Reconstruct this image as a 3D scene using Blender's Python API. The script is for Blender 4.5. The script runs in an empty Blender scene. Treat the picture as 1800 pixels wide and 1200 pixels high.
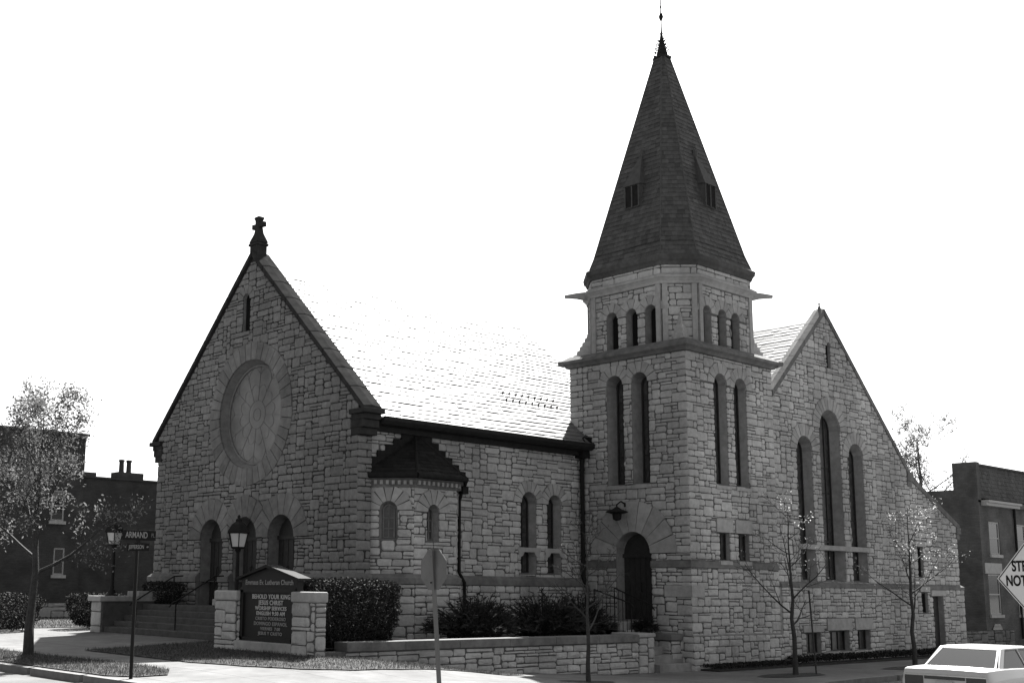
import bpy, math, random
from math import sin, cos, pi, radians, sqrt, atan2
from mathutils import Vector, Matrix
from mathutils.geometry import tessellate_polygon

S = bpy.context.scene
COL = S.collection
# ------------------------------------------------------------------ camera
def make_camera():
    yaw, pitch, roll = 0.8552, 0.16292, 0.01178
    F = Vector((cos(yaw)*cos(pitch), sin(yaw)*cos(pitch), sin(pitch)))
    R = Vector((sin(yaw), -cos(yaw), 0))
    U = R.cross(F)
    R2 = R*cos(roll)+U*sin(roll)
    U2 = -R*sin(roll)+U*cos(roll)
    cd = bpy.data.cameras.new('camera')
    cd.sensor_fit = 'HORIZONTAL'; cd.sensor_width = 36
    cd.lens = 2067.26/1800*36
    cd.shift_x = (900-705.66)/1800
    cd.shift_y = (691.33-600)/1800
    cd.clip_start = 0.1; cd.clip_end = 3000
    o = bpy.data.objects.new('camera', cd); COL.objects.link(o)
    M = Matrix((R2, U2, -F)).transposed().to_4x4()
    M.translation = Vector((-20.4093, -25.2945, 2.35))
    o.matrix_world = M
    S.camera = o
make_camera()
# ------------------------------------------------------------------ light
SUN_EL, SUN_AZ = radians(47.0), radians(32.0)      # azimuth from +X towards +Y
w = bpy.data.worlds.new('World'); S.world = w; w.use_nodes = True
nt = w.node_tree
bg = nt.nodes['Background']
sky = nt.nodes.new('ShaderNodeTexSky'); sky.sky_type = 'NISHITA'; sky.sun_disc = False
sky.sun_elevation = SUN_EL; sky.sun_rotation = pi/2-SUN_AZ
sky.air_density = 1.0; sky.dust_density = 2.5
bw = nt.nodes.new('ShaderNodeRGBToBW')             # black and white film
nt.links.new(sky.outputs[0], bw.inputs[0]); nt.links.new(bw.outputs[0], bg.inputs[0])
bg.inputs[1].default_value = 0.06
sd = bpy.data.lights.new('sun', 'SUN'); sd.energy = 5.0; sd.angle = radians(0.53); sd.color = (1, .99, .97)
so = bpy.data.objects.new('sun', sd); COL.objects.link(so)
so.rotation_euler = Vector((cos(SUN_EL)*cos(SUN_AZ), cos(SUN_EL)*sin(SUN_AZ), sin(SUN_EL))).to_track_quat('Z', 'Y').to_euler()
so.location = (20, 20, 40)
S.view_settings.view_transform = 'Standard'; S.view_settings.look = 'None'
S.view_settings.exposure = 2.13; S.view_settings.gamma = 1.0
S.cycles.max_bounces = 8; S.cycles.diffuse_bounces = 4

# ------------------------------------------------------------------ materials
def g(v): return (v, v, v, 1)
def new_mat(name):
    m = bpy.data.materials.new(name); m.use_nodes = True
    return m, m.node_tree, m.node_tree.nodes['Principled BSDF']
def N(t, kind, **kw):
    n = t.nodes.new(kind)
    for k, v in kw.items(): setattr(n, k, v)
    return n
def surf(name, lo, hi, scale=6.0, rough=.85, bump=.3, bdist=.02, tone=0.0, detail=6, metal=0, spec=.3, fine=0, stain=0.0):
    """noise coloured grey surface; tone>0 adds the per-face stone tone"""
    m, t, b = new_mat(name)
    tc = N(t, 'ShaderNodeTexCoord')
    nz = N(t, 'ShaderNodeTexNoise'); nz.inputs['Scale'].default_value = scale; nz.inputs['Detail'].default_value = detail
    nz.inputs['Roughness'].default_value = .65
    t.links.new(tc.outputs['Object'], nz.inputs['Vector'])
    mr = N(t, 'ShaderNodeMapRange'); mr.inputs[1].default_value = .3; mr.inputs[2].default_value = .7
    mr.inputs[3].default_value = lo; mr.inputs[4].default_value = hi
    t.links.new(nz.outputs[0], mr.inputs[0])
    out = mr.outputs[0]
    if tone:
        at = N(t, 'ShaderNodeAttribute', attribute_name='tone')
        m1 = N(t, 'ShaderNodeMath', operation='MULTIPLY_ADD'); m1.inputs[1].default_value = tone*2; m1.inputs[2].default_value = 1-tone
        t.links.new(at.outputs['Fac'], m1.inputs[0])
        m2 = N(t, 'ShaderNodeMath', operation='MULTIPLY'); t.links.new(m1.outputs[0], m2.inputs[0]); t.links.new(out, m2.inputs[1])
        out = m2.outputs[0]
    if stain:
        n3 = N(t, 'ShaderNodeTexNoise'); n3.inputs['Scale'].default_value = .55; n3.inputs['Detail'].default_value = 5
        mp = N(t, 'ShaderNodeMapping'); mp.inputs['Scale'].default_value = (1, 1, .45)
        t.links.new(tc.outputs['Object'], mp.inputs[0]); t.links.new(mp.outputs[0], n3.inputs['Vector'])
        m3 = N(t, 'ShaderNodeMapRange'); m3.inputs[1].default_value = .35; m3.inputs[2].default_value = .65
        m3.inputs[3].default_value = 1-stain; m3.inputs[4].default_value = 1+stain*.5
        t.links.new(n3.outputs[0], m3.inputs[0])
        m4 = N(t, 'ShaderNodeMath', operation='MULTIPLY'); t.links.new(out, m4.inputs[0]); t.links.new(m3.outputs[0], m4.inputs[1])
        out = m4.outputs[0]
    cc = N(t, 'ShaderNodeCombineColor')
    for i in range(3): t.links.new(out, cc.inputs[i])
    t.links.new(cc.outputs[0], b.inputs['Base Color'])
    b.inputs['Roughness'].default_value = rough
    b.inputs['Metallic'].default_value = metal
    b.inputs['Specular IOR Level'].default_value = spec
    if bump:
        n2 = N(t, 'ShaderNodeTexNoise'); n2.inputs['Scale'].default_value = fine or scale*3; n2.inputs['Detail'].default_value = 8
        t.links.new(tc.outputs['Object'], n2.inputs['Vector'])
        bp = N(t, 'ShaderNodeBump'); bp.inputs['Strength'].default_value = bump; bp.inputs['Distance'].default_value = bdist
        t.links.new(n2.outputs[0], bp.inputs['Height']); t.links.new(bp.outputs[0], b.inputs['Normal'])
    return m
def brick_mat(name, c1, c2, mort, bw_, bh, axis='x', msize=.012):
    m, t, b = new_mat(name)
    tc = N(t, 'ShaderNodeTexCoord'); sp = N(t, 'ShaderNodeSeparateXYZ'); cb = N(t, 'ShaderNodeCombineXYZ')
    t.links.new(tc.outputs['Object'], sp.inputs[0])
    ad = N(t, 'ShaderNodeMath', operation='ADD'); t.links.new(sp.outputs[0], ad.inputs[0]); t.links.new(sp.outputs[1], ad.inputs[1])
    t.links.new(ad.outputs[0], cb.inputs[0]); t.links.new(sp.outputs[2], cb.inputs[1])
    br = N(t, 'ShaderNodeTexBrick'); br.inputs['Scale'].default_value = 1
    br.inputs['Brick Width'].default_value = bw_; br.inputs['Row Height'].default_value = bh; br.inputs['Mortar Size'].default_value = msize
    br.inputs['Color1'].default_value = g(c1); br.inputs['Color2'].default_value = g(c2); br.inputs['Mortar'].default_value = g(mort)
    t.links.new(cb.outputs[0], br.inputs['Vector'])
    nz = N(t, 'ShaderNodeTexNoise'); nz.inputs['Scale'].default_value = 1.3; nz.inputs['Detail'].default_value = 8
    t.links.new(tc.outputs['Object'], nz.inputs['Vector'])
    mr = N(t, 'ShaderNodeMapRange'); mr.inputs[1].default_value = .3; mr.inputs[2].default_value = .7; mr.inputs[3].default_value = .6; mr.inputs[4].default_value = 1.35
    t.links.new(nz.outputs[0], mr.inputs[0])
    mx = N(t, 'ShaderNodeVectorMath', operation='SCALE'); t.links.new(br.outputs['Color'], mx.inputs[0]); t.links.new(mr.outputs[0], mx.inputs['Scale'])
    t.links.new(mx.outputs[0], b.inputs['Base Color']); b.inputs['Roughness'].default_value = .9
    bp = N(t, 'ShaderNodeBump'); bp.inputs['Strength'].default_value = .5; bp.inputs['Distance'].default_value = .01; bp.invert = True
    t.links.new(br.outputs['Fac'], bp.inputs['Height']); t.links.new(bp.outputs[0], b.inputs['Normal'])
    return m
def plain(name, v, rough=.5, metal=0, spec=.5, coat=0, trans=0):
    m, t, b = new_mat(name)
    b.inputs['Base Color'].default_value = g(v); b.inputs['Roughness'].default_value = rough
    b.inputs['Metallic'].default_value = metal; b.inputs['Specular IOR Level'].default_value = spec
    b.inputs['Coat Weight'].default_value = coat; b.inputs['Transmission Weight'].default_value = trans
    return m
def leaf_mat(name, lo, hi, transl=.4):
    m, t, b = new_mat(name)
    at = N(t, 'ShaderNodeAttribute', attribute_name='tone')
    mr = N(t, 'ShaderNodeMapRange'); mr.inputs[3].default_value = lo; mr.inputs[4].default_value = hi
    t.links.new(at.outputs['Fac'], mr.inputs[0])
    cc = N(t, 'ShaderNodeCombineColor')
    for i in range(3): t.links.new(mr.outputs[0], cc.inputs[i])
    t.links.new(cc.outputs[0], b.inputs['Base Color']); b.inputs['Roughness'].default_value = .75; b.inputs['Specular IOR Level'].default_value = .12
    tr = N(t, 'ShaderNodeBsdfTranslucent'); t.links.new(cc.outputs[0], tr.inputs[0])
    mx = N(t, 'ShaderNodeMixShader'); mx.inputs[0].default_value = transl
    t.links.new(b.outputs[0], mx.inputs[1]); t.links.new(tr.outputs[0], mx.inputs[2])
    t.links.new(mx.outputs[0], t.nodes['Material Output'].inputs[0])
    return m
def glass_mat(name, lo, hi, scale=9):
    """leaded glass behind an old protective sheet: small quarries with dark lead between them"""
    m, t, b = new_mat(name)
    tc = N(t, 'ShaderNodeTexCoord')
    vo = N(t, 'ShaderNodeTexVoronoi', feature='DISTANCE_TO_EDGE'); vo.inputs['Scale'].default_value = scale
    v2 = N(t, 'ShaderNodeTexVoronoi'); v2.inputs['Scale'].default_value = scale
    t.links.new(tc.outputs['Object'], vo.inputs['Vector']); t.links.new(tc.outputs['Object'], v2.inputs['Vector'])
    sp = N(t, 'ShaderNodeSeparateColor'); t.links.new(v2.outputs['Color'], sp.inputs[0])
    mr = N(t, 'ShaderNodeMapRange'); mr.inputs[3].default_value = lo; mr.inputs[4].default_value = hi; t.links.new(sp.outputs[0], mr.inputs[0])
    st = N(t, 'ShaderNodeMapRange'); st.inputs[1].default_value = .02; st.inputs[2].default_value = .06; st.inputs[3].default_value = .5; st.inputs[4].default_value = 1
    t.links.new(vo.outputs['Distance'], st.inputs[0])
    mu = N(t, 'ShaderNodeMath', operation='MULTIPLY'); t.links.new(mr.outputs[0], mu.inputs[0]); t.links.new(st.outputs[0], mu.inputs[1])
    cc = N(t, 'ShaderNodeCombineColor')
    for i in range(3): t.links.new(mu.outputs[0], cc.inputs[i])
    t.links.new(cc.outputs[0], b.inputs['Base Color']); b.inputs['Roughness'].default_value = .35
    return m
M = {}
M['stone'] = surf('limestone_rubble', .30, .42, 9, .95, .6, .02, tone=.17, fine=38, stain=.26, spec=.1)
M['stone_dark'] = surf('darker_rubble', .14, .215, 9, .95, .6, .02, tone=.16, fine=38, stain=.2, spec=.1)  # front gable set: rubble, dressed stone and mortar darker than the other walls
M['dressed_dark'] = surf('darker_dressed', .115, .18, 5, .95, .5, .012, tone=.18, fine=34, stain=.2, spec=.1)
M['mortar_dark'] = surf('darker_mortar', .026, .045, 14, .95, .4, spec=.1)
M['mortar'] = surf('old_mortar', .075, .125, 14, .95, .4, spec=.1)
M['dressed'] = surf('dressed_limestone', .24, .34, 5, .95, .5, .012, tone=.16, fine=34, stain=.2, spec=.1)
M['trim'] = surf('dark_cut_stone', .10, .17, 4, .95, .5, .012, tone=.15, fine=34, stain=.25, spec=.1)
M['coping'] = surf('weathered_coping', .022, .045, 3, 1.0, .4, .01, fine=30, spec=0)
M['jamb'] = surf('shaded_jamb_stone', .15, .23, 5, .95, .5, .012, tone=.3, fine=34, stain=.2, spec=.1)  # dressed stone darkened, recess shade of the openings put into the colour
M['step_pale'] = surf('tower_step_stone', .17, .26, 4, .95, .4, .01, fine=34, stain=.2, spec=.1)
M['eave'] = surf('weathered_eave_stone', .05, .09, 4, .95, .4, .01, fine=30, stain=.3, spec=.1)
M['slate'] = surf('nave_slate', .085, .15, 5, .52, .25, .004, tone=.22, spec=.10, fine=50)
M['slate_dark'] = surf('spire_slate', .05, .08, 7, .85, .3, .006, tone=.3, fine=50, spec=.15)
M['tile_dark'] = surf('turret_tile', .012, .022, 7, .9, .3, .006, tone=.3, fine=50, spec=.05)
M['lead'] = surf('lead_flashing', .014, .026, 6, .8, .2, spec=.1)
M['iron'] = plain('black_iron', .010, .7, spec=.15)
M['iron_grey'] = plain('galvanised_post', .10, .6, .3)
M['wood'] = surf('dark_oak', .012, .024, 8, .6, .3)
M['glass'] = glass_mat('leaded_glass', .03, .07, 7)
M['glass_dark'] = glass_mat('dark_leaded_glass', .016, .045, 9)
M['rose'] = surf('rose_glass', .12, .19, 1.6, .6, .2, .004, fine=20, stain=.3)
M['black'] = plain('dark_interior', .008, .9, spec=.1)
M['concrete'] = surf('pavement_concrete', .12, .17, 2.5, .95, .4, .006, fine=60, stain=.15, spec=.1)
def add_joints(m, bw_, bh, dark):
    t = m.node_tree; b = t.nodes['Principled BSDF']; src = b.inputs['Base Color'].links[0].from_socket
    tc = N(t, 'ShaderNodeTexCoord'); br = N(t, 'ShaderNodeTexBrick'); br.offset = 0
    br.inputs['Scale'].default_value = 1; br.inputs['Brick Width'].default_value = bw_; br.inputs['Row Height'].default_value = bh
    br.inputs['Mortar Size'].default_value = .012; br.inputs['Color1'].default_value = g(1.0); br.inputs['Color2'].default_value = g(.88); br.inputs['Mortar'].default_value = g(dark)
    t.links.new(tc.outputs['Object'], br.inputs['Vector'])
    mx = N(t, 'ShaderNodeVectorMath', operation='MULTIPLY'); t.links.new(src, mx.inputs[0]); t.links.new(br.outputs['Color'], mx.inputs[1])
    t.links.new(mx.outputs[0], b.inputs['Base Color'])
add_joints(M['concrete'], 1.53, 1.53, .35)
M['kerb'] = surf('kerb_stone', .10, .16, 4, .9, .3, .01)
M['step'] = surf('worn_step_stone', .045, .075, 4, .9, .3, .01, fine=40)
M['asphalt'] = surf('asphalt', .07, .11, 1.2, .9, .4, .01, fine=70, stain=.2)
M['grass'] = surf('lawn_turf', .025, .07, 5, .95, 1.0, .06, fine=40, stain=.2)
M['soil'] = surf('bed_soil', .015, .035, 8, .95, .8, .03)
M['ground'] = surf('far_ground', .07, .12, .6, .95, .4)
M['brick'] = brick_mat('soot_dark_brick', .030, .042, .036, .22, .075)
M['brick2'] = brick_mat('house_brick', .055, .075, .06, .22, .075)
M['white'] = plain('weathered_white_paint', .3, .7)
M['sillstone'] = surf('window_sill_stone', .28, .36, 5, .9, .2)
M['winglass'] = plain('window_glass', .02, .05, spec=.8)
M['bark'] = surf('bark', .02, .045, 12, .9, .6, .02)
M['bark_mid'] = surf('bark_mid', .04, .07, 12, .9, .6, .02)
M['leaf_bright'] = leaf_mat('spring_leaves', .07, .19)
M['leaf_pale'] = leaf_mat('pale_spring_buds', .3, .55)
M['leaf_hedge'] = leaf_mat('clipped_evergreen', .012, .026, .1)
M['leaf_juniper'] = leaf_mat('juniper_needles', .010, .035, .1)
M['blade'] = leaf_mat('grass_blades', .03, .12, .3)
M['carpaint'] = plain('white_car_paint', .36, .3, coat=.6)
M['carglass'] = plain('car_glass', .02, .1, spec=.34)
M['chrome'] = plain('chrome', .6, .15, metal=1)
M['tyre'] = plain('tyre_rubber', .02, .8)
M['rim'] = plain('steel_wheel', .35, .35, metal=.8)
M['taillight'] = plain('tail_lamp_lens', .03, .2)
M['bumper'] = plain('bumper_trim', .03, .5)
M['sign_face'] = plain('yellow_sign_sheeting', .55, .5)
M['sign_back'] = surf('sign_back_metal', .09, .13, 3, .5, .1, metal=.2)
M['sign_dark'] = plain('dark_sign_face', .012, .85, spec=.1)
M['board'] = plain('letter_board_back', .012, .6, spec=.2)
M['letter_white'] = plain('white_letters', .42, .7)
M['letter_grey'] = plain('dulled_letters', .22, .7)
M['lampglass'] = plain('frosted_lamp_glass', .45, .5)

# ------------------------------------------------------------------ mesh helpers
class MB:
    def __init__(s): s.v = []; s.f = []; s.m = []; s.t = []
    def add(s, vs, fs, mat=0, tone=.5):
        o = len(s.v); s.v.extend([tuple(p) for p in vs])
        for f in fs: s.f.append(tuple(i+o for i in f)); s.m.append(mat); s.t.append(tone)
    def box(s, x0, x1, y0, y1, z0, z1, mat=0, tone=.5):
        vs = [(x, y, z) for z in (z0, z1) for y in (y0, y1) for x in (x0, x1)]
        s.add(vs, [(0,2,3,1), (4,5,7,6), (0,1,5,4), (2,6,7,3), (0,4,6,2), (1,3,7,5)], mat, tone)
    def prism(s, pts, vec, mat=0, tone=.5):
        n = len(pts); vec = Vector(vec)
        vs = [Vector(p) for p in pts]+[Vector(p)+vec for p in pts]
        fs = [tuple(range(n))[::-1], tuple(range(n, 2*n))]+[(i, (i+1) % n, n+(i+1) % n, n+i) for i in range(n)]
        s.add(vs, fs, mat, tone)
    def loft(s, rings, mat=0, tone=.5, caps=True, closed=True):
        n = len(rings[0]); vs = [p for r in rings for p in r]; fs = []
        for k in range(len(rings)-1):
            for i in range(n if closed else n-1):
                j = (i+1) % n
                fs.append((k*n+i, k*n+j, (k+1)*n+j, (k+1)*n+i))
        if caps: fs += [tuple(range(n))[::-1], tuple((len(rings)-1)*n+i for i in range(n))]
        s.add(vs, fs, mat, tone)
    def tube(s, pts, rad, n=6, mat=0, tone=.5, caps=True):
        pts = [Vector(p) for p in pts]
        if not isinstance(rad, (list, tuple)): rad = [rad]*len(pts)
        rings = []; side = None
        for i, p in enumerate(pts):
            d = (pts[min(i+1, len(pts)-1)]-pts[max(i-1, 0)])
            if d.length < 1e-9: d = Vector((0, 0, 1))
            d.normalize()
            if side is None: side = d.orthogonal().normalized()
            else:
                side = side-d*side.dot(d)
                side = side.normalized() if side.length > 1e-6 else d.orthogonal().normalized()
            up = d.cross(side)
            rings.append([p+(side*cos(2*pi*k/n)+up*sin(2*pi*k/n))*rad[i] for k in range(n)])
        s.loft(rings, mat, tone, caps)
    def lathe(s, c, prof, n=16, mat=0, tone=.5, rot=0, axis=None):
        """prof: list of (radius, height) about a vertical (or given) axis through c"""
        c = Vector(c); rings = []
        if axis is None: X, Y, Z = Vector((1,0,0)), Vector((0,1,0)), Vector((0,0,1))
        else:
            Z = Vector(axis).normalized(); X = Z.orthogonal().normalized(); Y = Z.cross(X)
        for r, h in prof:
            rings.append([c+Z*h+(X*cos(2*pi*k/n+rot)+Y*sin(2*pi*k/n+rot))*r for k in range(n)])
        s.loft(rings, mat, tone)
    def build(s, name, mats, parent=None, smooth=False, bevel=0):
        me = bpy.data.meshes.new(name)
        me.from_pydata(s.v, [], s.f)
        if not isinstance(mats, (list, tuple)): mats = [mats]
        for m in mats: me.materials.append(M[m] if isinstance(m, str) else m)
        me.polygons.foreach_set('material_index', s.m)
        a = me.attributes.new('tone', 'FLOAT', 'FACE'); a.data.foreach_set('value', s.t)
        if smooth: me.polygons.foreach_set('use_smooth', [True]*len(s.f))
        me.update()
        o = bpy.data.objects.new(name, me); COL.objects.link(o)
        if parent: o.parent = parent
        if bevel:
            b = o.modifiers.new('bevel', 'BEVEL'); b.width = bevel; b.segments = 2; b.limit_method = 'ANGLE'
        return o
def thing(name, label, cat, group=None):
    o = bpy.data.objects.new(name, None); COL.objects.link(o); o.empty_display_size = .3
    return tag(o, label, cat, group)
def tag(o, label=None, cat=None, group=None, kind=None):
    if label: o['label'] = label
    if cat: o['category'] = cat
    if group: o['group'] = group
    if kind: o['kind'] = kind
    return o
def text_mesh(name, body, size, mat, M4, parent, align='CENTER', ext=.004, sx=1.0, bold=0, space=1.0):
    cu = bpy.data.curves.new(name, 'FONT'); cu.body = body; cu.size = size; cu.align_x = align; cu.align_y = 'CENTER'
    cu.extrude = ext; cu.offset = bold; cu.space_character = space
    t = bpy.data.objects.new(name+'_curve', cu); COL.objects.link(t)
    dg = bpy.context.evaluated_depsgraph_get(); dg.update()
    me = bpy.data.meshes.new_from_object(t.evaluated_get(dg)); me.name = name
    bpy.data.objects.remove(t)
    me.materials.clear(); me.materials.append(M[mat])
    me.transform(M4 @ Matrix.Diagonal((sx, 1, 1, 1)))
    o = bpy.data.objects.new(name, me); COL.objects.link(o); o.parent = parent
    return o

class Fr:
    """wall frame: P(u, v, d): u along the wall, v up, d out of the wall"""
    def __init__(s, o, u, n): s.o = Vector(o); s.u = Vector(u).normalized(); s.n = Vector(n).normalized()
    def P(s, u, v, d=0): return s.o+s.u*u+Vector((0, 0, v))+s.n*d
    def off(s, d): return Fr(s.o+s.n*d, s.u, s.n)

class Op:
    """an opening: arch, rect or circle"""
    def __init__(s, kind, u0, u1, v0, v1, ring=.35, nv=7, depth=.4, splay=.08, clamp=None, lintel=0, n=20):
        s.kind, s.u0, s.u1, s.v0, s.v1, s.ring, s.nv, s.depth, s.splay, s.clamp, s.lintel, s.n = kind, u0, u1, v0, v1, ring, nv, depth, splay, clamp, lintel, n
        s.r = (u1-u0)/2; s.c = (u0+u1)/2; s.vs = v1-s.r if kind == 'arch' else v1
        if kind == 'circle': s.vs = (v0+v1)/2
    def outline(s, ins=0, base=None):
        u0, u1, v0, v1 = s.u0+ins, s.u1-ins, s.v0+ins*.6, s.v1-ins
        if base is not None: v0 = base
        if s.kind == 'rect': return [(u0, v0), (u1, v0), (u1, v1), (u0, v1)]
        if s.kind == 'circle':
            n = s.n*2; r = s.r-ins
            return [(s.c+r*cos(2*pi*k/n), s.vs+r*sin(2*pi*k/n)) for k in range(n)]
        r = s.r-ins
        return [(u0, v0), (u1, v0)]+[(s.c+r*cos(pi*k/s.n), s.vs+r*sin(pi*k/s.n)) for k in range(s.n+1)]
    def rects(s):
        """boxes that the rubble must leave free"""
        out = []
        if s.kind == 'rect':
            out.append((s.u0, s.u1, s.v0, s.v1))
            if s.lintel: out.append((s.u0-.18, s.u1+.18, s.v1, s.v1+s.lintel))
        if s.kind == 'arch': out.append((s.u0, s.u1, s.v0, s.vs))
        return out
    def trim(s, p):
        """cut a stone back to the outer edge of the voussoirs"""
        if s.kind == 'rect': return [p]
        R = s.r+s.ring-.035
        hi = max(q[1] for q in p); lo = min(q[1] for q in p)
        if s.kind == 'arch' and hi <= s.vs+1e-6: return [p]
        near = any((q[0]-s.c)**2+(q[1]-s.vs)**2 < (R+.7)**2 for q in p)
        if not near: return [p]
        out = []
        if s.kind == 'arch' and lo < s.vs-1e-6 and abs((p[0][0]+p[1][0])/2-s.c) < R+.4:
            a = clip(p, 0, 1, s.vs)
            if len(a) > 2 and s.vs-lo > .05: out.append(a)
            p = clip(p, 0, -1, -s.vs)
            if len(p) < 3: return out
        inside = [q for q in p if (q[0]-s.c)**2+(q[1]-s.vs)**2 < R*R]
        cu, cv = sum(q[0] for q in p)/len(p)-s.c, sum(q[1] for q in p)/len(p)-s.vs
        if not inside:
            # an edge may still cut the circle
            L = sqrt(cu*cu+cv*cv)
            if L > R+.3: return out+[p]
        L = sqrt(cu*cu+cv*cv)
        if L < R*.75:
            q = max(p, key=lambda q: (q[0]-s.c)**2+(q[1]-s.vs)**2)
            cu, cv = q[0]-s.c, q[1]-s.vs; L = sqrt(cu*cu+cv*cv)
            if L < R: return out
        p = clip(p, -cu/L, -cv/L, -(cu*s.c+cv*s.vs)/L-R)
        if len(p) > 2: out.append(p)
        return out

def sub_rect(r, h):
    a0, a1, b0, b1 = r; c0, c1, d0, d1 = h
    if c1 <= a0 or c0 >= a1 or d1 <= b0 or d0 >= b1: return [r]
    out = []
    if d0 > b0: out.append((a0, a1, b0, d0))
    if d1 < b1: out.append((a0, a1, d1, b1))
    lo, hi = max(b0, d0), min(b1, d1)
    if c0 > a0: out.append((a0, c0, lo, hi))
    if c1 < a1: out.append((c1, a1, lo, hi))
    return out
def clip(poly, a, b, c):
    """keep a*u+b*v <= c"""
    out = []
    for i in range(len(poly)):
        p, q = poly[i], poly[(i+1) % len(poly)]
        dp, dq = a*p[0]+b*p[1]-c, a*q[0]+b*q[1]-c
        if dp <= 0: out.append(p)
        if dp*dq < 0:
            t = dp/(dp-dq); out.append((p[0]+(q[0]-p[0])*t, p[1]+(q[1]-p[1])*t))
    return out
def area(p): return .5*sum(p[i][0]*p[(i+1) % len(p)][1]-p[(i+1) % len(p)][0]*p[i][1] for i in range(len(p)))
def emit_stone(mb, fr, poly, rng, joint, h, mat, hv=.016):
    A = area(poly)
    if A < .004: return
    for i in range(len(poly)):          # joints: pull every edge in
        p, q = poly[i], poly[(i+1) % len(poly)]
    n = len(poly)
    edges = []
    for i in range(n):
        p, q = Vector(poly[i]), Vector(poly[(i+1) % n]); d = q-p
        if d.length < 1e-5: continue
        d.normalize(); edges.append((d.y, -d.x, d.y*p.x-d.x*p.y-joint))
    q = poly
    for e in edges:
        q = clip(q, *e)
        if len(q) < 3: return
    if area(q) < .0025: return
    # rough corners
    n = len(q); pts = []
    for i in range(n):
        p0, p1, p2 = Vector(q[i-1]), Vector(q[i]), Vector(q[(i+1) % n])
        l1, l2 = (p0-p1).length, (p2-p1).length
        c = min(rng.uniform(.012, .06), .35*l1, .35*l2)
        if c > .004:
            pts.append(p1+(p0-p1).normalized()*c); pts.append(p1+(p2-p1).normalized()*c)
        else: pts.append(p1)
    pts = [p+Vector((rng.uniform(-1, 1), rng.uniform(-1, 1)))*.006 for p in pts]
    cen = sum(pts, Vector((0, 0)))/len(pts)
    size = min(max(p.x for p in pts)-min(p.x for p in pts), max(p.y for p in pts)-min(p.y for p in pts))
    k = max(.6, 1-.06/max(size, .06))
    H = h+rng.uniform(0, hv); tx, ty = rng.uniform(-.05, .05), rng.uniform(-.05, .05)
    base = [fr.P(p.x, p.y, -.005) for p in pts]
    mid = [fr.P(p.x, p.y, H*.62) for p in pts]
    top = [fr.P(cen.x+(p.x-cen.x)*k, cen.y+(p.y-cen.y)*k, H+(p.x-cen.x)*tx+(p.y-cen.y)*ty+rng.uniform(-.006, .006)) for p in pts]
    m = len(pts)
    vs = base+mid+top+[fr.P(cen.x+rng.uniform(-.03, .03), cen.y+rng.uniform(-.015, .015), H+rng.uniform(.0, .02))]
    fs = []
    for i in range(m):
        j = (i+1) % m
        fs += [(i, j, m+j, m+i), (m+i, m+j, 2*m+j, 2*m+i), (2*m+i, 2*m+j, 3*m)]
    mb.add(vs, fs, mat, min(1, max(0, rng.gauss(.5, .24))))
def ashlar(mb, fr, u0, u1, v0, v1, ops=(), cuts=(), extra=(), seed=1, cell=(.108, .100), mat=1, joint=.0130, h=.028, tall=.12, quoin=(0, 0)):
    """random rubble in broken courses, each stone its own raised block"""
    rng = random.Random(seed)
    nx = max(1, round((u1-u0)/cell[0])); ny = max(1, round((v1-v0)/cell[1]))
    cu, cv = (u1-u0)/nx, (v1-v0)/ny
    occ = [[False]*nx for _ in range(ny)]
    us = [[u0+i*cu+(rng.uniform(-.25, .25)*cu if 0 < i < nx else 0) for i in range(nx+1)] for _ in range(ny+1)]
    vs = [v0+j*cv+(rng.uniform(-.2, .2)*cv if 0 < j < ny else 0) for j in range(ny+1)]
    holes = [r for o in ops for r in o.rects()]+list(extra)
    def place(i, j, w_, h_):
        for b in range(h_):
            for a in range(w_): occ[j+b][i+a] = True
        r0 = us[j]
        rs = [(r0[i], r0[i+w_], vs[j], vs[j+h_])]
        for hb in holes:
            rs = [x for r in rs for x in sub_rect(r, hb)]
        for r in rs:
            if r[1]-r[0] < .035 or r[3]-r[2] < .03: continue
            p = [(r[0], r[2]), (r[1], r[2]), (r[1], r[3]), (r[0], r[3])]
            # slight wobble of the bed joints
            t1 = rng.uniform(-.008, .008); t2 = rng.uniform(-.008, .008)
            p = [p[0], p[1], (p[2][0], p[2][1]+t1), (p[3][0], p[3][1]+t2)]
            for c in cuts:
                p = clip(p, *c)
                if len(p) < 3: break
            if len(p) < 3: continue
            ps = [p]
            for o in ops: ps = [x for y in ps for x in o.trim(y)]
            for x in ps: emit_stone(mb, fr, x, rng, joint, h, mat)
    # quoins: alternating long and short blocks at the chosen ends
    for end in (0, 1):
        if not quoin[end]: continue
        j = 0; k = 0
        while j < ny:
            hh = min(2 if rng.random() < .75 else 3, ny-j); ww = min(nx, 5 if (k+end+quoin[end]) % 2 else 3)
            place(0 if end == 0 else nx-ww, j, ww, hh); j += hh; k += 1
    for j in range(ny):
        for i in range(nx):
            if occ[j][i]: continue
            q = rng.random()
            hh = 1 if q < .32 else (2 if q < 1-tall else 3)
            ww = {1: rng.choice((2, 3, 3, 4, 5)), 2: rng.choice((2, 3, 4, 4, 5, 6)), 3: rng.choice((3, 4, 4, 5))}[hh]
            hh = min(hh, ny-j)
            for b in range(1, hh):
                if occ[j+b][i]: hh = b; break
            k = 1
            while k < ww and i+k < nx and not any(occ[j+b][i+k] for b in range(hh)): k += 1
            # avoid leaving a one cell gap
            if i+k < nx-1 and not occ[j][i+k] and (i+k+1 >= nx or occ[j][i+k+1]) and k > 1: k += 1 if not any(occ[j+b][i+k] for b in range(hh)) else 0
            place(i, j, k, hh)
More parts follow.
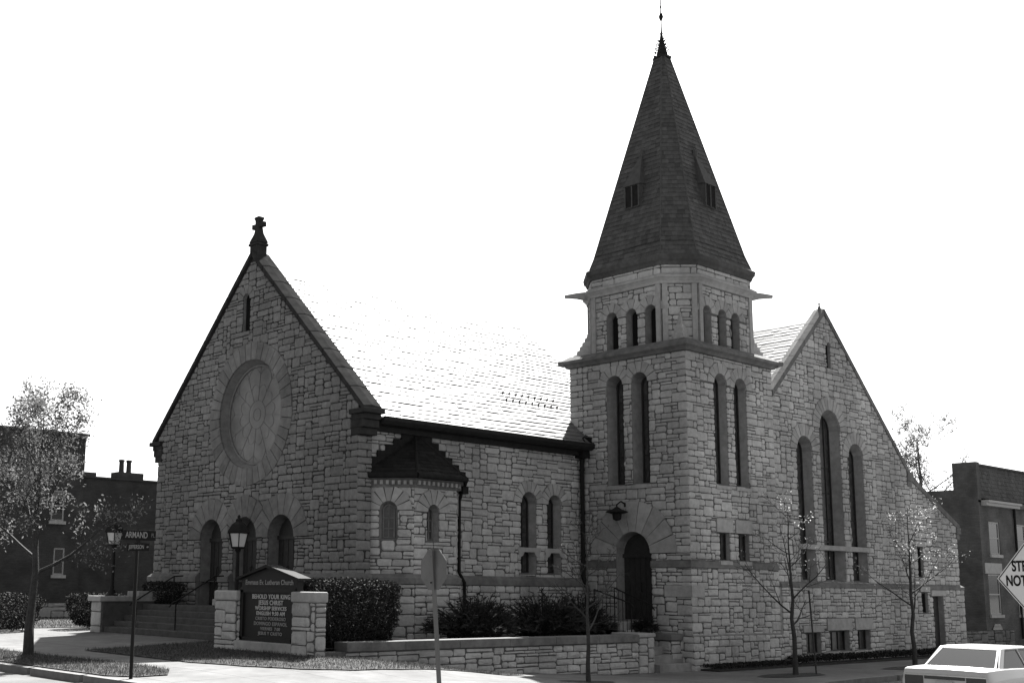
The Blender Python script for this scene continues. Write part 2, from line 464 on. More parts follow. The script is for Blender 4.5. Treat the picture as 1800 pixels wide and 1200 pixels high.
def backing(mb, fr, poly, ops, mat_face=0, mat_rev=2):
    loops = [poly]+[o.outline() for o in ops]
    flat = [p for l in loops for p in l]
    tris = tessellate_polygon([[Vector((p[0], p[1], 0)) for p in l] for l in loops])
    mb.add([fr.P(*p) for p in flat], [tuple(t) for t in tris], mat_face)
    for o in ops:
        a, b = o.outline(), o.outline(o.splay)
        n = len(a)
        vs = [fr.P(*p) for p in a]+[fr.P(p[0], p[1], -o.depth) for p in b]
        for i in range(n):
            j = (i+1) % n
            mb.add([vs[i], vs[j], vs[n+j], vs[n+i]], [(0, 1, 2, 3)], mat_rev, .3+.4*random.Random(i//2).random())
def ring_mesh(mb, fr, o, rng, proud=.05, gap=.011, mat=0):
    full = o.kind == 'circle'
    tot = 2*pi if full else pi
    for k in range(o.nv):
        a0 = tot*k/o.nv+gap/(o.r+o.ring/2); a1 = tot*(k+1)/o.nv-gap/(o.r+o.ring/2)
        R = o.r+o.ring*(1+rng.uniform(-.05, .05)); m = 6
        ang = [a0+(a1-a0)*i/m for i in range(m+1)]
        pts = [(o.c+o.r*cos(a), o.vs+o.r*sin(a)) for a in ang]+[(o.c+R*cos(a), o.vs+R*sin(a)) for a in reversed(ang)]
        if o.clamp: pts = [(min(max(p[0], o.clamp[0]), o.clamp[1]), p[1]) for p in pts]
        pr = proud+rng.uniform(0, .012)
        b = [fr.P(p[0], p[1], -.01) for p in pts]; t = [fr.P(p[0], p[1], pr) for p in pts]
        n = len(pts)
        mb.add(b+t, [tuple(range(n, 2*n))]+[(i, (i+1) % n, n+(i+1) % n, n+i) for i in range(n)], mat, rng.random())
def window(fr, o, parent, seed, glass='glass', frame='wood', bars=(), vbars=(), sill=True, fw=.05, name='window', sillmat='dressed', proud=.05, ringmat='dressed'):
    """window > glass, arch_surround, sill; the frame itself is the part"""
    rng = random.Random(seed)
    mb = MB()
    a, b = o.outline(o.splay), o.outline(o.splay+fw)
    n = len(a)
    for i in range(n):
        j = (i+1) % n
        q = [fr.P(*a[i], -o.depth+.05), fr.P(*a[j], -o.depth+.05), fr.P(*b[j], -o.depth+.05), fr.P(*b[i], -o.depth+.05)]
        mb.add(q+[fr.P(*b[j], -o.depth-.02), fr.P(*b[i], -o.depth-.02)], [(0, 1, 2, 3), (3, 2, 4, 5)], 0)
    def vtop(u):
        r = o.r-o.splay
        if o.kind == 'rect': return o.v1-o.splay
        return o.vs+sqrt(max(0, r*r-(u-o.c)**2))
    def pb(u0, u1, v0, v1):
        mb.prism([fr.P(u0, v0, -o.depth), fr.P(u1, v0, -o.depth), fr.P(u1, v1, -o.depth), fr.P(u0, v1, -o.depth)], fr.n*.035)
    for v in bars: pb(o.u0+o.splay, o.u1-o.splay, v-.015, v+.015)
    for u in vbars: pb(u-.015, u+.015, o.v0+o.splay*.6, vtop(u))
    win = mb.build(name, frame, parent)
    gb = MB(); p = o.outline(o.splay)
    gb.add([fr.P(*q, -o.depth+.004) for q in p], [tuple(range(len(p)))])
    gb.build('glass', glass, win)
    if o.ring and o.kind != 'rect':
        rb = MB(); ring_mesh(rb, fr, o, rng, proud); rb.build('arch_surround', ringmat, win)
    if o.kind == 'rect' and o.lintel:
        lb = MB(); pr = .05+rng.uniform(0, .01)
        lb.prism([fr.P(o.u0-.17, o.v1, -.02), fr.P(o.u1+.17, o.v1, -.02), fr.P(o.u1+.17, o.v1+o.lintel, -.02), fr.P(o.u0-.17, o.v1+o.lintel, -.02)], fr.n*(pr+.02))
        lb.build('lintel', ringmat, win, bevel=.008)
    if sill and o.kind != 'circle':
        sb = MB()
        prof = [(-o.depth+.03, o.v0+.005), (.075, o.v0-.03), (.075, o.v0-.14), (-.02, o.v0-.14), (-.02, o.v0-.03), (-o.depth+.03, o.v0-.02)]
        e = .06
        sb.loft([[fr.P(o.u0+.002-(e if d > -.03 else 0), v, d) for d, v in prof], [fr.P(o.u1-.002+(e if d > -.03 else 0), v, d) for d, v in prof]])
        sb.build('sill', sillmat, win)
    return win
def band(mb, fr, u0, u1, prof, mat=0, m0=0, m1=0, tone=.5):
    """moulding of profile [(d, v)..] along u; m0/m1: mitre (adds d*m to the ends)"""
    mb.loft([[fr.P(u0-d*m0, v, d) for d, v in prof], [fr.P(u1+d*m1, v, d) for d, v in prof]], mat, tone)

# slates in courses on a plane: origin, along, up-slope
def slates(mb, o, U, V, ln, ht, course, wid, rng, ulim=None, thick=.02, mat=0, gap=.002):
    o, U, V = Vector(o), Vector(U).normalized(), Vector(V).normalized(); Nn = U.cross(V).normalized()
    if Nn.z < 0: Nn = -Nn
    k = 0
    v = 0
    while v < ht-.01:
        v1 = min(v+course*1.12, ht)
        a, b = (0, ln) if ulim is None else ulim(v)
        a2, b2 = (0, ln) if ulim is None else ulim(min(v+course, ht))
        u = a-rng.uniform(0, wid)
        while u < b:
            w_ = wid*rng.uniform(.75, 1.3)
            x0, x1 = max(u, a)+gap, min(u+w_, b)-gap
            if x1-x0 > .02:
                t = thick*rng.uniform(.75, 1.35); dz = rng.uniform(-.008, .008)
                y0, y1 = max(x0, a2), min(x1, b2)
                if y1 < y0: y0 = y1 = min(max((x0+x1)/2, a2), b2)
                vs = [o+U*x0+V*(v+dz)+Nn*t, o+U*x1+V*(v+dz)+Nn*t, o+U*y1+V*v1+Nn*.004, o+U*y0+V*v1+Nn*.004,
                      o+U*x0+V*(v+dz)-Nn*.01, o+U*x1+V*(v+dz)-Nn*.01]
                mb.add(vs, [(0, 1, 2, 3), (4, 5, 1, 0), (0, 3, 4), (1, 5, 2)], mat, min(1, max(0, rng.gauss(.5, .22))))
            u += w_
        v += course; k += 1

# ------------------------------------------------------------------ terrain
def lerp(x, pts):
    if x <= pts[0][0]: return pts[0][1]
    for (a, p), (b, q) in zip(pts, pts[1:]):
        if x <= b: return p+(q-p)*(x-a)/(b-a)
    return pts[-1][1]
def hS(x): return lerp(x, [(-40, .62), (-8, .60), (-4, .50), (0, .31), (6.5, 0), (60, 0)])
def hN(x): return lerp(x, [(-40, .6), (-9.6, .60), (-7, .70), (-2.6, .86), (20, .86), (34, .3)])
def H(x, y):
    s = min(1, max(0, (y+8.6)/4.8)); s = s*s*(3-2*s)
    if y < -3.3 and x < 8: s *= lerp(x, [(-4.6, 1), (-2.2, .45), (.3, 0)])
    elif x > 0: s = 1 if y > 11.2 else 0
    return hS(x)+s*(hN(x)-hS(x))
def Rd(x, y): return hS(x)-.14
import bmesh
def sheet(name, poly, mat, zf, off=0, step=.6, kind='structure', skirt=0, holes=None):
    bm = bmesh.new()
    f = bm.faces.new([bm.verts.new((x, y, 0)) for x, y in poly])
    xs = [p[0] for p in poly]; ys = [p[1] for p in poly]
    def cuts(a, b):
        out = []; v = math.floor(a/step)*step
        while v < b:
            if v > a+1e-4: out.append(v)
            v += step if abs(v) < 40 else 40
        return out
    for x in cuts(min(xs), max(xs)):
        bmesh.ops.bisect_plane(bm, geom=bm.verts[:]+bm.edges[:]+bm.faces[:], plane_co=(x, 0, 0), plane_no=(1, 0, 0))
    for y in cuts(min(ys), max(ys)):
        bmesh.ops.bisect_plane(bm, geom=bm.verts[:]+bm.edges[:]+bm.faces[:], plane_co=(0, y, 0), plane_no=(0, 1, 0))
    for v in bm.verts: v.co.z = zf(v.co.x, v.co.y)+off
    if skirt:
        be = [e for e in bm.edges if len(e.link_faces) == 1]
        r = bmesh.ops.extrude_edge_only(bm, edges=be)
        for v in [q for q in r['geom'] if isinstance(q, bmesh.types.BMVert)]: v.co.z -= skirt
    bmesh.ops.triangulate(bm, faces=[f for f in bm.faces if len(f.verts) > 4])
    bmesh.ops.recalc_face_normals(bm, faces=bm.faces[:])
    me = bpy.data.meshes.new(name); bm.to_mesh(me); bm.free()
    me.materials.append(M[mat])
    a = me.attributes.new('tone', 'FLOAT', 'FACE'); a.data.foreach_set('value', [.5]*len(me.polygons))
    o = bpy.data.objects.new(name, me); COL.objects.link(o)
    return tag(o, kind=kind)
def arc(cx, cy, r, a0, a1, n=8): return [(cx+r*cos(radians(a0+(a1-a0)*i/n)), cy+r*sin(radians(a0+(a1-a0)*i/n))) for i in range(n+1)]
# base ground reaching the horizon, roads, block
gm = MB(); R0 = 900
ring_pts = [(R0*cos(2*pi*k/48), R0*sin(2*pi*k/48)) for k in range(48)]
gm.add([(x, y, -.6) for x, y in ring_pts], [tuple(range(48))])
tag(gm.build('ground', 'ground'), kind='structure')
sheet('road', [(-19.4, -60), (120, -60), (120, -8), (-9, -8), (-9, 120), (-19.4, 120)], 'asphalt', Rd, -.004, 1.2)
KERB = [(-9.75, 90), (-9.75, -6.2)]+arc(-6.55, -6.4, 3.2, 180, 265, 10)[1:]+[(-3, -9.62), (2, -9.35), (11, -8.5), (110, -8.5)]
INN = [(-9.59, 90), (-9.59, -6.2)]+arc(-6.55, -6.4, 3.04, 180, 265, 10)[1:]+[(-3, -9.46), (2, -9.19), (11, -8.34), (110, -8.34)]
sheet('sidewalk', INN+[(110, 90)], 'concrete', H, 0, .6)
kb = MB()
for i in range(len(KERB)-1):
    a, b, c, d = KERB[i], KERB[i+1], INN[i+1], INN[i]
    L = (Vector(b)-Vector(a)).length; n = max(1, int(L/2.4))
    for k in range(n):
        t0, t1 = k/n, (k+1)/n-.004/max(L/n, .05)
        q = [(a[0]+(b[0]-a[0])*t, a[1]+(b[1]-a[1])*t) for t in (t0, t1)]+[(d[0]+(c[0]-d[0])*t, d[1]+(c[1]-d[1])*t) for t in (t1, t0)]
        kb.add([(x, y, Rd(x, y)-.1) for x, y in q]+[(x, y, H(x, y)+.006) for x, y in q], [(4, 5, 6, 7), (0, 1, 5, 4), (1, 2, 6, 5), (2, 3, 7, 6), (3, 0, 4, 7)], 0, .5)
tag(kb.build('kerb', 'kerb'), kind='structure')
sheet('near_sidewalk', [(-8, -17.6), (110, -17.6), (110, -40), (-8, -40)], 'concrete', hS and (lambda x, y: hS(x)), 0, 1.2, skirt=.3)
sheet('corner_sidewalk', [(-60, -19), (-19.4, -19), (-18, -21), (-18, -60), (-60, -60)], 'concrete', lambda x, y: hS(x), 0, 3, skirt=.3)
sheet('far_sidewalk', [(-60, 120), (-19.4, 120), (-19.4, -10), (-60, -10)], 'concrete', lambda x, y: hS(x), 0, 3, skirt=.3)
LAWN = [(-6.75, 2.3), (-2.75, 2.3), (-2.75, -3.4), (1.4, -3.4), (1.4, -5.0), (-1.5, -5.55), (-3.6, -6.1), (-4.9, -6.15), (-5.9, -5.6), (-6.6, -4.6), (-6.9, -3.0)]
sheet('front_lawn', LAWN, 'grass', H, .02, .4)
STRIP = [(-9.5, 30), (-8.15, 30), (-8.05, 1.0), (-7.9, -2.4), (-8.1, -4.2), (-8.6, -5.0), (-9.2, -4.9), (-9.5, -4.2)]
sheet('kerb_lawn', STRIP, 'grass', H, .02, .5)
NL = [(-6.2, 15.5), (-3.2, 13.2), (-1.2, 12.0), (30, 12.0), (30, 24), (-6.2, 24)]
sheet('side_lawn', NL, 'grass', H, .02, .6)
sheet('wall_bed', [(9.9, -4.0), (28.6, -4.0), (28.6, -4.85), (9.9, -4.8)], 'soil', H, .05, .5, skirt=.1)
sheet('planting_bed', [(-4.2, -3.5), (7.6, -3.5), (7.6, .2), (-2.6, .2), (-4.2, -.5)], 'soil', lambda x, y: .93, 0, 1)
for (x, y, a, b) in ((10.6, -6.75, 1.5, .55), (17.4, -7.05, 1.9, .5), (1.0, -7.3, .9, .38)):
    sheet('tree_pit', [(x+a*cos(2*pi*k/14)*(1+.12*sin(k*2.3)), y+b*sin(2*pi*k/14)*(1+.12*sin(k*1.7))) for k in range(14)], 'soil', H, .012, .5)

# ------------------------------------------------------------------ CHURCH
church = thing('church', 'rough limestone corner church with steep front gable, rose window and slate spire', 'church')
FW = Fr((0, 0, 0), (0, 1, 0), (-1, 0, 0))          # front (west) gable plane, u = y
YS = .2
FS = Fr((0, YS, 0), (1, 0, 0), (0, -1, 0))         # nave south wall, u = x
TX, TY, TW, TN = 9.73, -4.02, 4.83, 4.64
FTW = Fr((TX, 0, 0), (0, 1, 0), (-1, 0, 0))
FTS = Fr((0, TY, 0), (1, 0, 0), (0, -1, 0))
FTR = Fr((0, TY+.02, 0), (1, 0, 0), (0, -1, 0))    # transept gable, u = x
SL = .9655                                          # slope of front gable
# --- front gable wall
doors = [Op('arch', 6.74, 8.02, 1.73, 4.43, .66, 9, .36, .04, (6.44, 99)), Op('arch', 4.80, 6.10, 1.73, 4.44, .66, 9, .36, .04, (4.49, 6.44)), Op('arch', 2.86, 4.20, 1.73, 4.44, .66, 9, .36, .04, (-99, 4.49))]
rose = Op('circle', 5.40-1.72, 5.40+1.72, 7.66-1.72, 7.66+1.72, .56, 40, .26, .13)
slit = Op('arch', 5.58, 5.98, 10.36, 11.6, .26, 5, .13, .02)
mb = MB()
zl = lambda u: 7.0+SL*min(u+.25, 11.25-u)
polyF = [(0, 2.45), (11, 2.45), (11, 7.0), (10.9, zl(10.9)), (5.5, 12.5), (.1, zl(.1)), (0, 7.0)]
upper = [Op('arch', d.u0, d.u1, 2.45, d.v1, d.ring, d.nv, d.depth, d.splay, d.clamp) for d in doors]
backing(mb, FW, [(0, 2.45)]+[p for d in sorted(upper, key=lambda q: q.u0) for p in []]+[(11, 2.45), (11, 7.49), (5.5, 12.80), (0, 7.49)], [rose, slit]+[Op('arch', d.u0, d.u1, 2.452, d.v1, d.ring, d.nv, d.depth, d.splay) for d in upper])
ashlar(mb, FW, -.03, 11.03, 2.62, 12.6, [rose, slit]+upper, [(-SL, 1, 7.40), (SL, 1, 7.40+SL*11)], seed=11, quoin=(1, 2))
# return of the slab at the corner, and far return
FR_ = Fr((0, 0, 0), (1, 0, 0), (0, -1, 0))
backing(mb, FR_, [(0, 2.45), (.5, 2.45), (.5, 7.2), (0, 7.2)], [])
ashlar(mb, FR_, -.03, .5, 2.62, 6.9, seed=12, quoin=(2, 0))
FN_ = Fr((0, 11, 0), (1, 0, 0), (0, 1, 0))
backing(mb, FN_, [(0, .6), (.6, .6), (.6, 7.2), (0, 7.2)], [])
ashlar(mb, FN_, -.03, .6, 2.62, 6.9, seed=13)
# back of the slab above the roof
mb.add([(.5, 0, 7.45), (.5, 0, 6.8), (.5, 11, 6.8), (.5, 11, 7.45), (.5, 5.5, 12.78)], [(0, 1, 2, 3, 4)], 0)
mb.build('gable_wall', ['mortar_dark', 'stone_dark', 'dressed_dark'], church)
# plinth of the front
mb = MB()
FWp = FW.off(.12)
low = [Op('rect', d.u0-.02, d.u1+.02, 1.73, 2.45, 0, 0, .12, .0) for d in doors]
us = [-.12]+[e for d in sorted(low, key=lambda q: q.u0) for e in (d.u0, d.u1)]+[11.12]
for i in range(0, len(us), 2):
    backing(mb, FWp, [(us[i], .5), (us[i+1], .5), (us[i+1], 2.45), (us[i], 2.45)], [])
    ashlar(mb, FWp, us[i]-(.03 if i == 0 else 0), us[i+1]+(.03 if i == 6 else 0), .7, 2.42, seed=20+i, tall=.15)
    for u in (us[i], us[i+1]):
        mb.add([FWp.P(u, .5), FWp.P(u, 2.45), FWp.P(u, 2.45, -.12), FWp.P(u, .5, -.12)], [(0, 1, 2, 3)], 2)
backing(mb, FWp, [(us[1], .5), (us[6], .5), (us[6], 1.72), (us[1], 1.72)], [])
for d in doors:   # door jambs below the band
    for u, s in ((d.u0, 1), (d.u1, -1)):
        mb.add([FW.P(u, 1.7), FW.P(u, 2.46), FW.P(u+s*d.splay, 2.46, -d.depth), FW.P(u+s*d.splay, 1.7, -d.depth)], [(0, 1, 2, 3)], 2)
FRp = FR_.off(.12)
backing(mb, FRp, [(-.12, .5), (.5, .5), (.5, 2.45), (-.12, 2.45)], [])
ashlar(mb, FRp, -.15, .5, .9, 2.42, seed=30)
FNp = FN_.off(.12)
backing(mb, FNp, [(-.12, .5), (.6, .5), (.6, 2.45), (-.12, 2.45)], [])
ashlar(mb, FNp, -.15, .6, .7, 2.42, seed=31)
mb.build('plinth', ['mortar_dark', 'stone_dark', 'dressed_dark'], church)
mb = MB()
PB = [(-.02, 2.44), (.17, 2.44), (.17, 2.60), (.05, 2.71), (-.02, 2.71)]
for i in range(0, len(us), 2):
    mb = MB(); band(mb, FW, us[i] if i else 0, us[i+1] if i < 6 else 11, PB, 0, 1 if i == 0 else 0, 1 if i == 6 else 0)
    if i == 6: band(mb, FN_, 0, .6, PB, 0, 1, 0)
    if i == 0: band(mb, FR_, 0, .5, PB, 0, 1, 0)
    mb.build('water_table', 'trim', church)
for i, d in enumerate(doors):
    mb = MB(); o = d.outline(d.splay)
    mb.add([FW.P(*p, -d.depth+.01) for p in o], [tuple(range(len(o)))])
    for k in range(1, 5):
        u = d.u0+(d.u1-d.u0)*k/5
        mb.prism([FW.P(u-.012, 1.76, -d.depth+.005), FW.P(u+.012, 1.76, -d.depth+.005), FW.P(u+.012, 3.75, -d.depth+.005), FW.P(u-.012, 3.75, -d.depth+.005)], FW.n*.02)
    mb.prism([FW.P(d.u0+.04, 3.72, -d.depth+.01), FW.P(d.u1-.04, 3.72, -d.depth+.01), FW.P(d.u1-.04, 3.84, -d.depth+.01), FW.P(d.u0+.04, 3.84, -d.depth+.01)], FW.n*.06)
    do = mb.build('front_door', 'wood', church)
    h = MB(); h.tube([FW.P(d.c+.1, 2.6, -d.depth+.02), FW.P(d.c+.1, 2.62, -d.depth+.08), FW.P(d.c+.1, 2.9, -d.depth+.08), FW.P(d.c+.1, 2.92, -d.depth+.02)], .015); h.build('handle', 'iron', do)
    r = MB(); ring_mesh(r, FW, d, random.Random(40+i), .055); r.build('arch_surround', 'dressed_dark', do)
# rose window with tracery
rw = window(FW, rose, church, 50, 'rose', 'dressed_dark', name='rose_window', fw=.07, ringmat='dressed_dark')
mb = MB(); cR, dz = 1.5, -.25
def rp(r, a, d=dz): return FW.P(rose.c+r*cos(a), rose.vs+r*sin(a), d)
for k in range(12):
    a = 2*pi*k/12+.1
    mb.tube([rp(.45, a), rp(1.55, a)], .008, 4)
    n = [rp(1.28+.24*sin(pi*i/6), a+(2*pi/12)*i/6) for i in range(7)]
    mb.tube(n, .007, 4)
    mb.tube([rp(.82+.16*sin(pi*i/6), a+(2*pi/12)*i/6) for i in range(7)], .006, 4)
for r in (.45, .2):
    mb.tube([rp(r, 2*pi*i/32) for i in range(33)], .007, 4)
mb.build('tracery', 'dressed_dark', rw)
window(FW, slit, church, 51, 'black', 'wood', sill=True, fw=.02, ringmat='dressed_dark', sillmat='dressed_dark')
# coping, kneelers and cross
mb = MB()
for s in (-1, 1):
    def cy(u): return 5.5+s*u
    e, t = 5.86, .30
    # sloped slab, profile in (x) -.10...52, top slightly weathered
    b0, b1 = (cy(e), 7.16), (cy(0), 7.16+e*SL)
    for k in range(9):
        f0, f1 = k/9, (k+1)/9-.004
        y0, z0 = b0[0]+(b1[0]-b0[0])*f0, b0[1]+(b1[1]-b0[1])*f0
        y1, z1 = b0[0]+(b1[0]-b0[0])*f1, b0[1]+(b1[1]-b0[1])*f1
        mb.loft([[(-.11, y, z-.04), (.56, y, z-.04), (.56, y, z+.14), (.2, y, z+.18), (-.11, y, z+.14)] for y, z in ((y0, z0), (y1, z1))], 0, .5)
    ky = cy(5.86)
    yo, yi = (ky, ky-s*.62)
    mb.box(-.15, .58, min(ky+s*.12, yi), max(ky+s*.12, yi), 7.10, 7.24)
    for q, (zz0, zz1, pj) in enumerate(((6.94, 7.10, .02), (6.72, 6.94, -.06), (6.52, 6.72, -.17))):
        mb.box(-.06, .50+.02*q, min(ky+s*pj, yi), max(ky+s*pj, yi), zz0, zz1-.003)
mb.build('gable_coping', 'coping', church, bevel=.015)
mb = MB(); xc, yc, zb = .2, 5.55, 12.80
mb.box(xc-.19, xc+.19, yc-.21, yc+.21, zb-.05, zb+.36)
mb.box(xc-.23, xc+.23, yc-.25, yc+.25, zb+.36, zb+.44)
mb.loft([[(xc+a*r, yc+b*r*1.15, zb+h) for a, b in ((-1, -1), (1, -1), (1, 1), (-1, 1))] for r, h in ((.21, .46), (.20, .52), (.11, .78), (.085, .98), (.09, 1.22), (.12, 1.30), (.10, 1.34))])
mb.loft([[(xc+a*.075, yc+t, zb+1.05+b*w_) for a, b in ((-1, -1), (1, -1), (1, 1), (-1, 1))] for t, w_ in ((-.31, .085), (-.22, .07), (0, .065), (.22, .07), (.31, .085))])
mb.build('gable_cross', 'coping', church, bevel=.012)
# --- nave south wall
wins = []
nw = [Op('arch', 6.77, 7.48, 2.80, 5.37, .36, 9, .3, .08, (0, 7.75)), Op('arch', 8.01, 8.66, 2.80, 5.34, .36, 9, .3, .08, (7.75, 99))]
mb = MB()
backing(mb, FS, [(.5, 2.45), (TX, 2.45), (TX, 6.95), (.5, 6.95)], nw)
ashlar(mb, FS, .5, TX, 2.62, 6.86, nw, seed=60)
FSp = FS.off(.12)
backing(mb, FSp, [(.5, .3), (TX, .3), (TX, 2.45), (.5, 2.45)], [])
ashlar(mb, FSp, .5, TX, .9, 2.42, seed=61, tall=.15)
mb.build('side_wall', ['mortar', 'stone', 'jamb'], church)
mb = MB(); band(mb, FS, .5, TX, PB); mb.build('water_table', 'trim', church)
for i, o in enumerate(nw):
    wn = window(FS, o, church, 70+i, 'glass_dark', 'wood', bars=(4.1, 4.6), vbars=(o.c,), sill=False)
    t = MB(); t.prism([FS.P(o.u0-.16, 3.48, -.27), FS.P(o.u1+.16, 3.48, -.27), FS.P(o.u1+.16, 3.62, -.27), FS.P(o.u0-.16, 3.62, -.27)], FS.n*.33)
    for u, s in ((o.u0, 1), (o.u1, -1)):
        t.prism([FS.P(u-s*.12, 3.30, -.24), FS.P(u+s*.05, 3.36, -.24), FS.P(u+s*.13, 3.479, -.24), FS.P(u-s*.12, 3.479, -.24)], FS.n*.29)
    t.build('transom', 'dressed', wn)
# nave roof (both slopes), battens hidden
mb = MB(); rng = random.Random(5)
EV, RG, xr0, xr1 = (-.36, 7.02), (5.5, 12.33), .5, 28.0
Vs = Vector((0, RG[0]-EV[0], RG[1]-EV[1])); Ls = Vs.length
slates(mb, (xr0, EV[0], EV[1]), (1, 0, 0), Vs, 12.2, Ls, .23, .42, rng, thick=.026, gap=.001)
mb.add([(xr0, EV[0], EV[1]-.02), (xr1, EV[0], EV[1]-.02), (xr1, 5.5, RG[1]-.02), (xr0, 5.5, RG[1]-.02), (xr0, 11.36, EV[1]), (xr1, 11.36, EV[1])], [(0, 1, 2, 3), (3, 2, 5, 4)], 0)
nroof = mb.build('nave_roof', 'slate', church)
Vu = Vs.normalized(); Nr = Vector((0, -Vu.z, Vu.y))
for row in range(2):
    for k in range(9):
        p = Vector((7.15+k*.31+row*.15, EV[0], EV[1]))+Vu*(2.05+row*.42)+Nr*.02
        mb = MB(); mb.prism([p, p+Vu*.10, p+Nr*.09+Vu*.02], (.014, 0, 0)); mb.build('snow_guard', 'iron', nroof)
# gutter with brackets, downspouts
mb = MB()
prof = [(.18, 6.84), (.50, 6.86), (.62, 6.95), (.64, 7.07), (.60, 7.07), (.46, 6.98), (.18, 6.98)]
mb.loft([[FS.P(u, v, d) for d, v in prof] for u in (.6, TX+.02)])
mb.prism([FS.P(.6, 6.70, -.02), FS.P(TX, 6.70, -.02), FS.P(TX, 6.86, -.02), FS.P(.6, 6.86, -.02)], FS.n*.22)
mb.build('gutter', 'lead', church)
mb = MB()
mb.tube([(9.52, .08, 6.9), (9.55, .02, 6.6), (9.55, .02, 2.75), (9.55, -.12, 2.45), (9.55, -.12, .9)], .07, 8)
for z in (6.2, 4.8, 3.4, 1.8): mb.lathe((9.55, .02 if z > 2.6 else -.12, z), [(.07, 0), (.09, 0), (.09, .06), (.07, .06)], 10)
mb.box(9.36, 9.74, -.2, .16, 6.62, 6.92)
mb.build('downspout', 'iron', church)
mb = MB()
mb.tube([(9.70, -.1, 7.35), (9.45, -.22, 7.33), (9.22, -.3, 7.22)], .022, 6)
mb.tube([(9.62, -.2, 7.02), (9.22, -.3, 7.22)], .018, 6)
mb.loft([[(9.66, -.28, 6.95), (9.74, -.28, 6.95), (9.74, -.1, 6.95), (9.66, -.1, 6.95)], [(9.58, -.3, 7.3), (9.74, -.3, 7.3), (9.74, -.02, 7.3), (9.58, -.02, 7.3)]])
mb.build('roof_bracket', 'iron', church)
# --- stair turret on the side wall
K, ML = .94, 1.6
A0, A1, A2, A3 = (.51, YS), (.51+K, YS-K), (.51+K+ML, YS-K), (.51+2*K+ML, YS)
q2 = sqrt(.5)
facets = [(A0, A1, (-q2, -q2)), (A1, A2, (0, -1)), (A2, A3, (q2, -q2))]
mb = MB(); turw = []
for i, (a, b, n) in enumerate(facets):
    L = (Vector(b)-Vector(a)).length
    fr = Fr((a[0], a[1], 0), (b[0]-a[0], b[1]-a[1], 0), (n[0], n[1], 0))
    ops = []
    if i == 0: ops = [Op('arch', .37, .87, 3.66, 4.72, .42, 7, .2, .07)]
    if i == 1: ops = [Op('arch', .48, .93, 3.62, 4.66, .42, 7, .2, .07)]
    if i == 2: ops = [Op('arch', .42, .88, 3.62, 4.66, .42, 7, .2, .07)]
    backing(mb, fr, [(0, 2.45), (L, 2.45), (L, 5.4), (0, 5.4)], ops)
    ashlar(mb, fr, -.02, L+.02, 2.62, 5.12, ops, seed=80+i)
    frp = fr.off(.12)
    backing(mb, frp, [(-.05, .3), (L+.05, .3), (L+.05, 2.45), (-.05, 2.45)], [])
    ashlar(mb, frp, -.06, L+.06, .9, 2.42, seed=84+i, tall=.2)
    turw.append((fr, ops, L))
tur = mb.build('turret_wall', ['mortar', 'stone', 'jamb'], church)
for i, (fr, ops, L) in enumerate(turw):
    for o in ops: window(fr, o, church, 90+i, 'glass_dark', 'trim', bars=(o.v0+.3, o.v0+.6), vbars=(o.c,), sill=False)
mb = MB(); dn = MB(); cr = MB()
for i, (fr, ops, L) in enumerate(turw):
    t = math.tan(radians(22.5))
    band(mb, fr, 0, L, PB, 0, -t if i == 0 else t, t if i < 2 else -t)
    band(cr, fr, 0, L, [(-.02, 5.10), (.06, 5.10), (.06, 5.18), (.14, 5.30), (.22, 5.34), (.22, 5.40), (-.02, 5.40)], 0, t, t)
    k = int(L/.16)
    for j in range(k):
        u = (j+.5)*L/k
        dn.prism([fr.P(u-.04, 5.18, -.01), fr.P(u+.04, 5.18, -.01), fr.P(u+.04, 5.29, -.01), fr.P(u-.04, 5.29, -.01)], fr.n*.15)
mb.build('water_table', 'trim', church); cr.build('turret_cornice', 'trim', church); dn.build('dentils', 'dressed', church)
# turret roof
mb = MB(); rng = random.Random(9)
ov = .3
def tp(a, da, z): return Vector((a[0]+da[0], a[1]+da[1], z))
E_ = [tp(A0, (-ov*1.0, -.0), 5.46), tp(A1, (-ov*.41*1.2, -ov), 5.46), tp(A2, (ov*.41, -ov), 5.46), tp(A3, (ov*1.0, 0), 5.46)]
APX = Vector((2.32, YS+.02, 6.78)); APW = [Vector((2.12, YS-.1, 6.76)), Vector((2.38, YS-.1, 6.76))]
for i in range(3):
    a, b = E_[i], E_[i+1]
    top = [APX, APX] if i != 1 else [APX, APX]
    U = (b-a); L = U.length; Un = U.normalized()
    m = a+Un*((APX-a).dot(Un)); V = APX-m; ht = V.length; ax = (APX-a).dot(Un)
    slates(mb, a, Un, V, L, ht, .15, .2, rng, ulim=lambda v, ax=ax, L=L, ht=ht: (ax*v/ht, L-(L-ax)*v/ht), thick=.018)
    mb.add([a, b, APX], [(0, 1, 2)], 0)
for i in (1, 2): mb.tube([E_[i], APX], .05, 6)
for i in range(3):   # gutter
    mb.tube([E_[i]-Vector((0, 0, .04)), E_[i+1]-Vector((0, 0, .04))], .085, 8)
turf = mb.build('turret_roof', 'tile_dark', church)
mb = MB()          # stepped flashing against the wall
for s, end in ((-1, E_[0]), (1, E_[3])):
    k = 7
    for j in range(k):
        f0, f1 = j/k, (j+1)/k
        x0, x1 = end.x+(APX.x-end.x)*f0, end.x+(APX.x-end.x)*f1
        z0 = end.z+(APX.z-end.z)*f0-.1; z1 = end.z+(APX.z-end.z)*f1+.14
        lo, hi = min(x0, x1), max(x0, x1)
        mb.box(lo, hi-.002, YS-.085-.004*j, YS+.02, z0, z1)
mb.build('step_flashing', 'tile_dark', turf)
mb = MB()
mb.tube([(3.95, -.22, 5.38), (3.98, -.02, 5.12), (3.98, .07, 4.9), (3.98, .07, 2.8), (4.05, -.09, 2.5), (4.05, -.09, .9)], .05, 8)
mb.box(3.86, 4.10, -.2, .08, 5.10, 5.32)
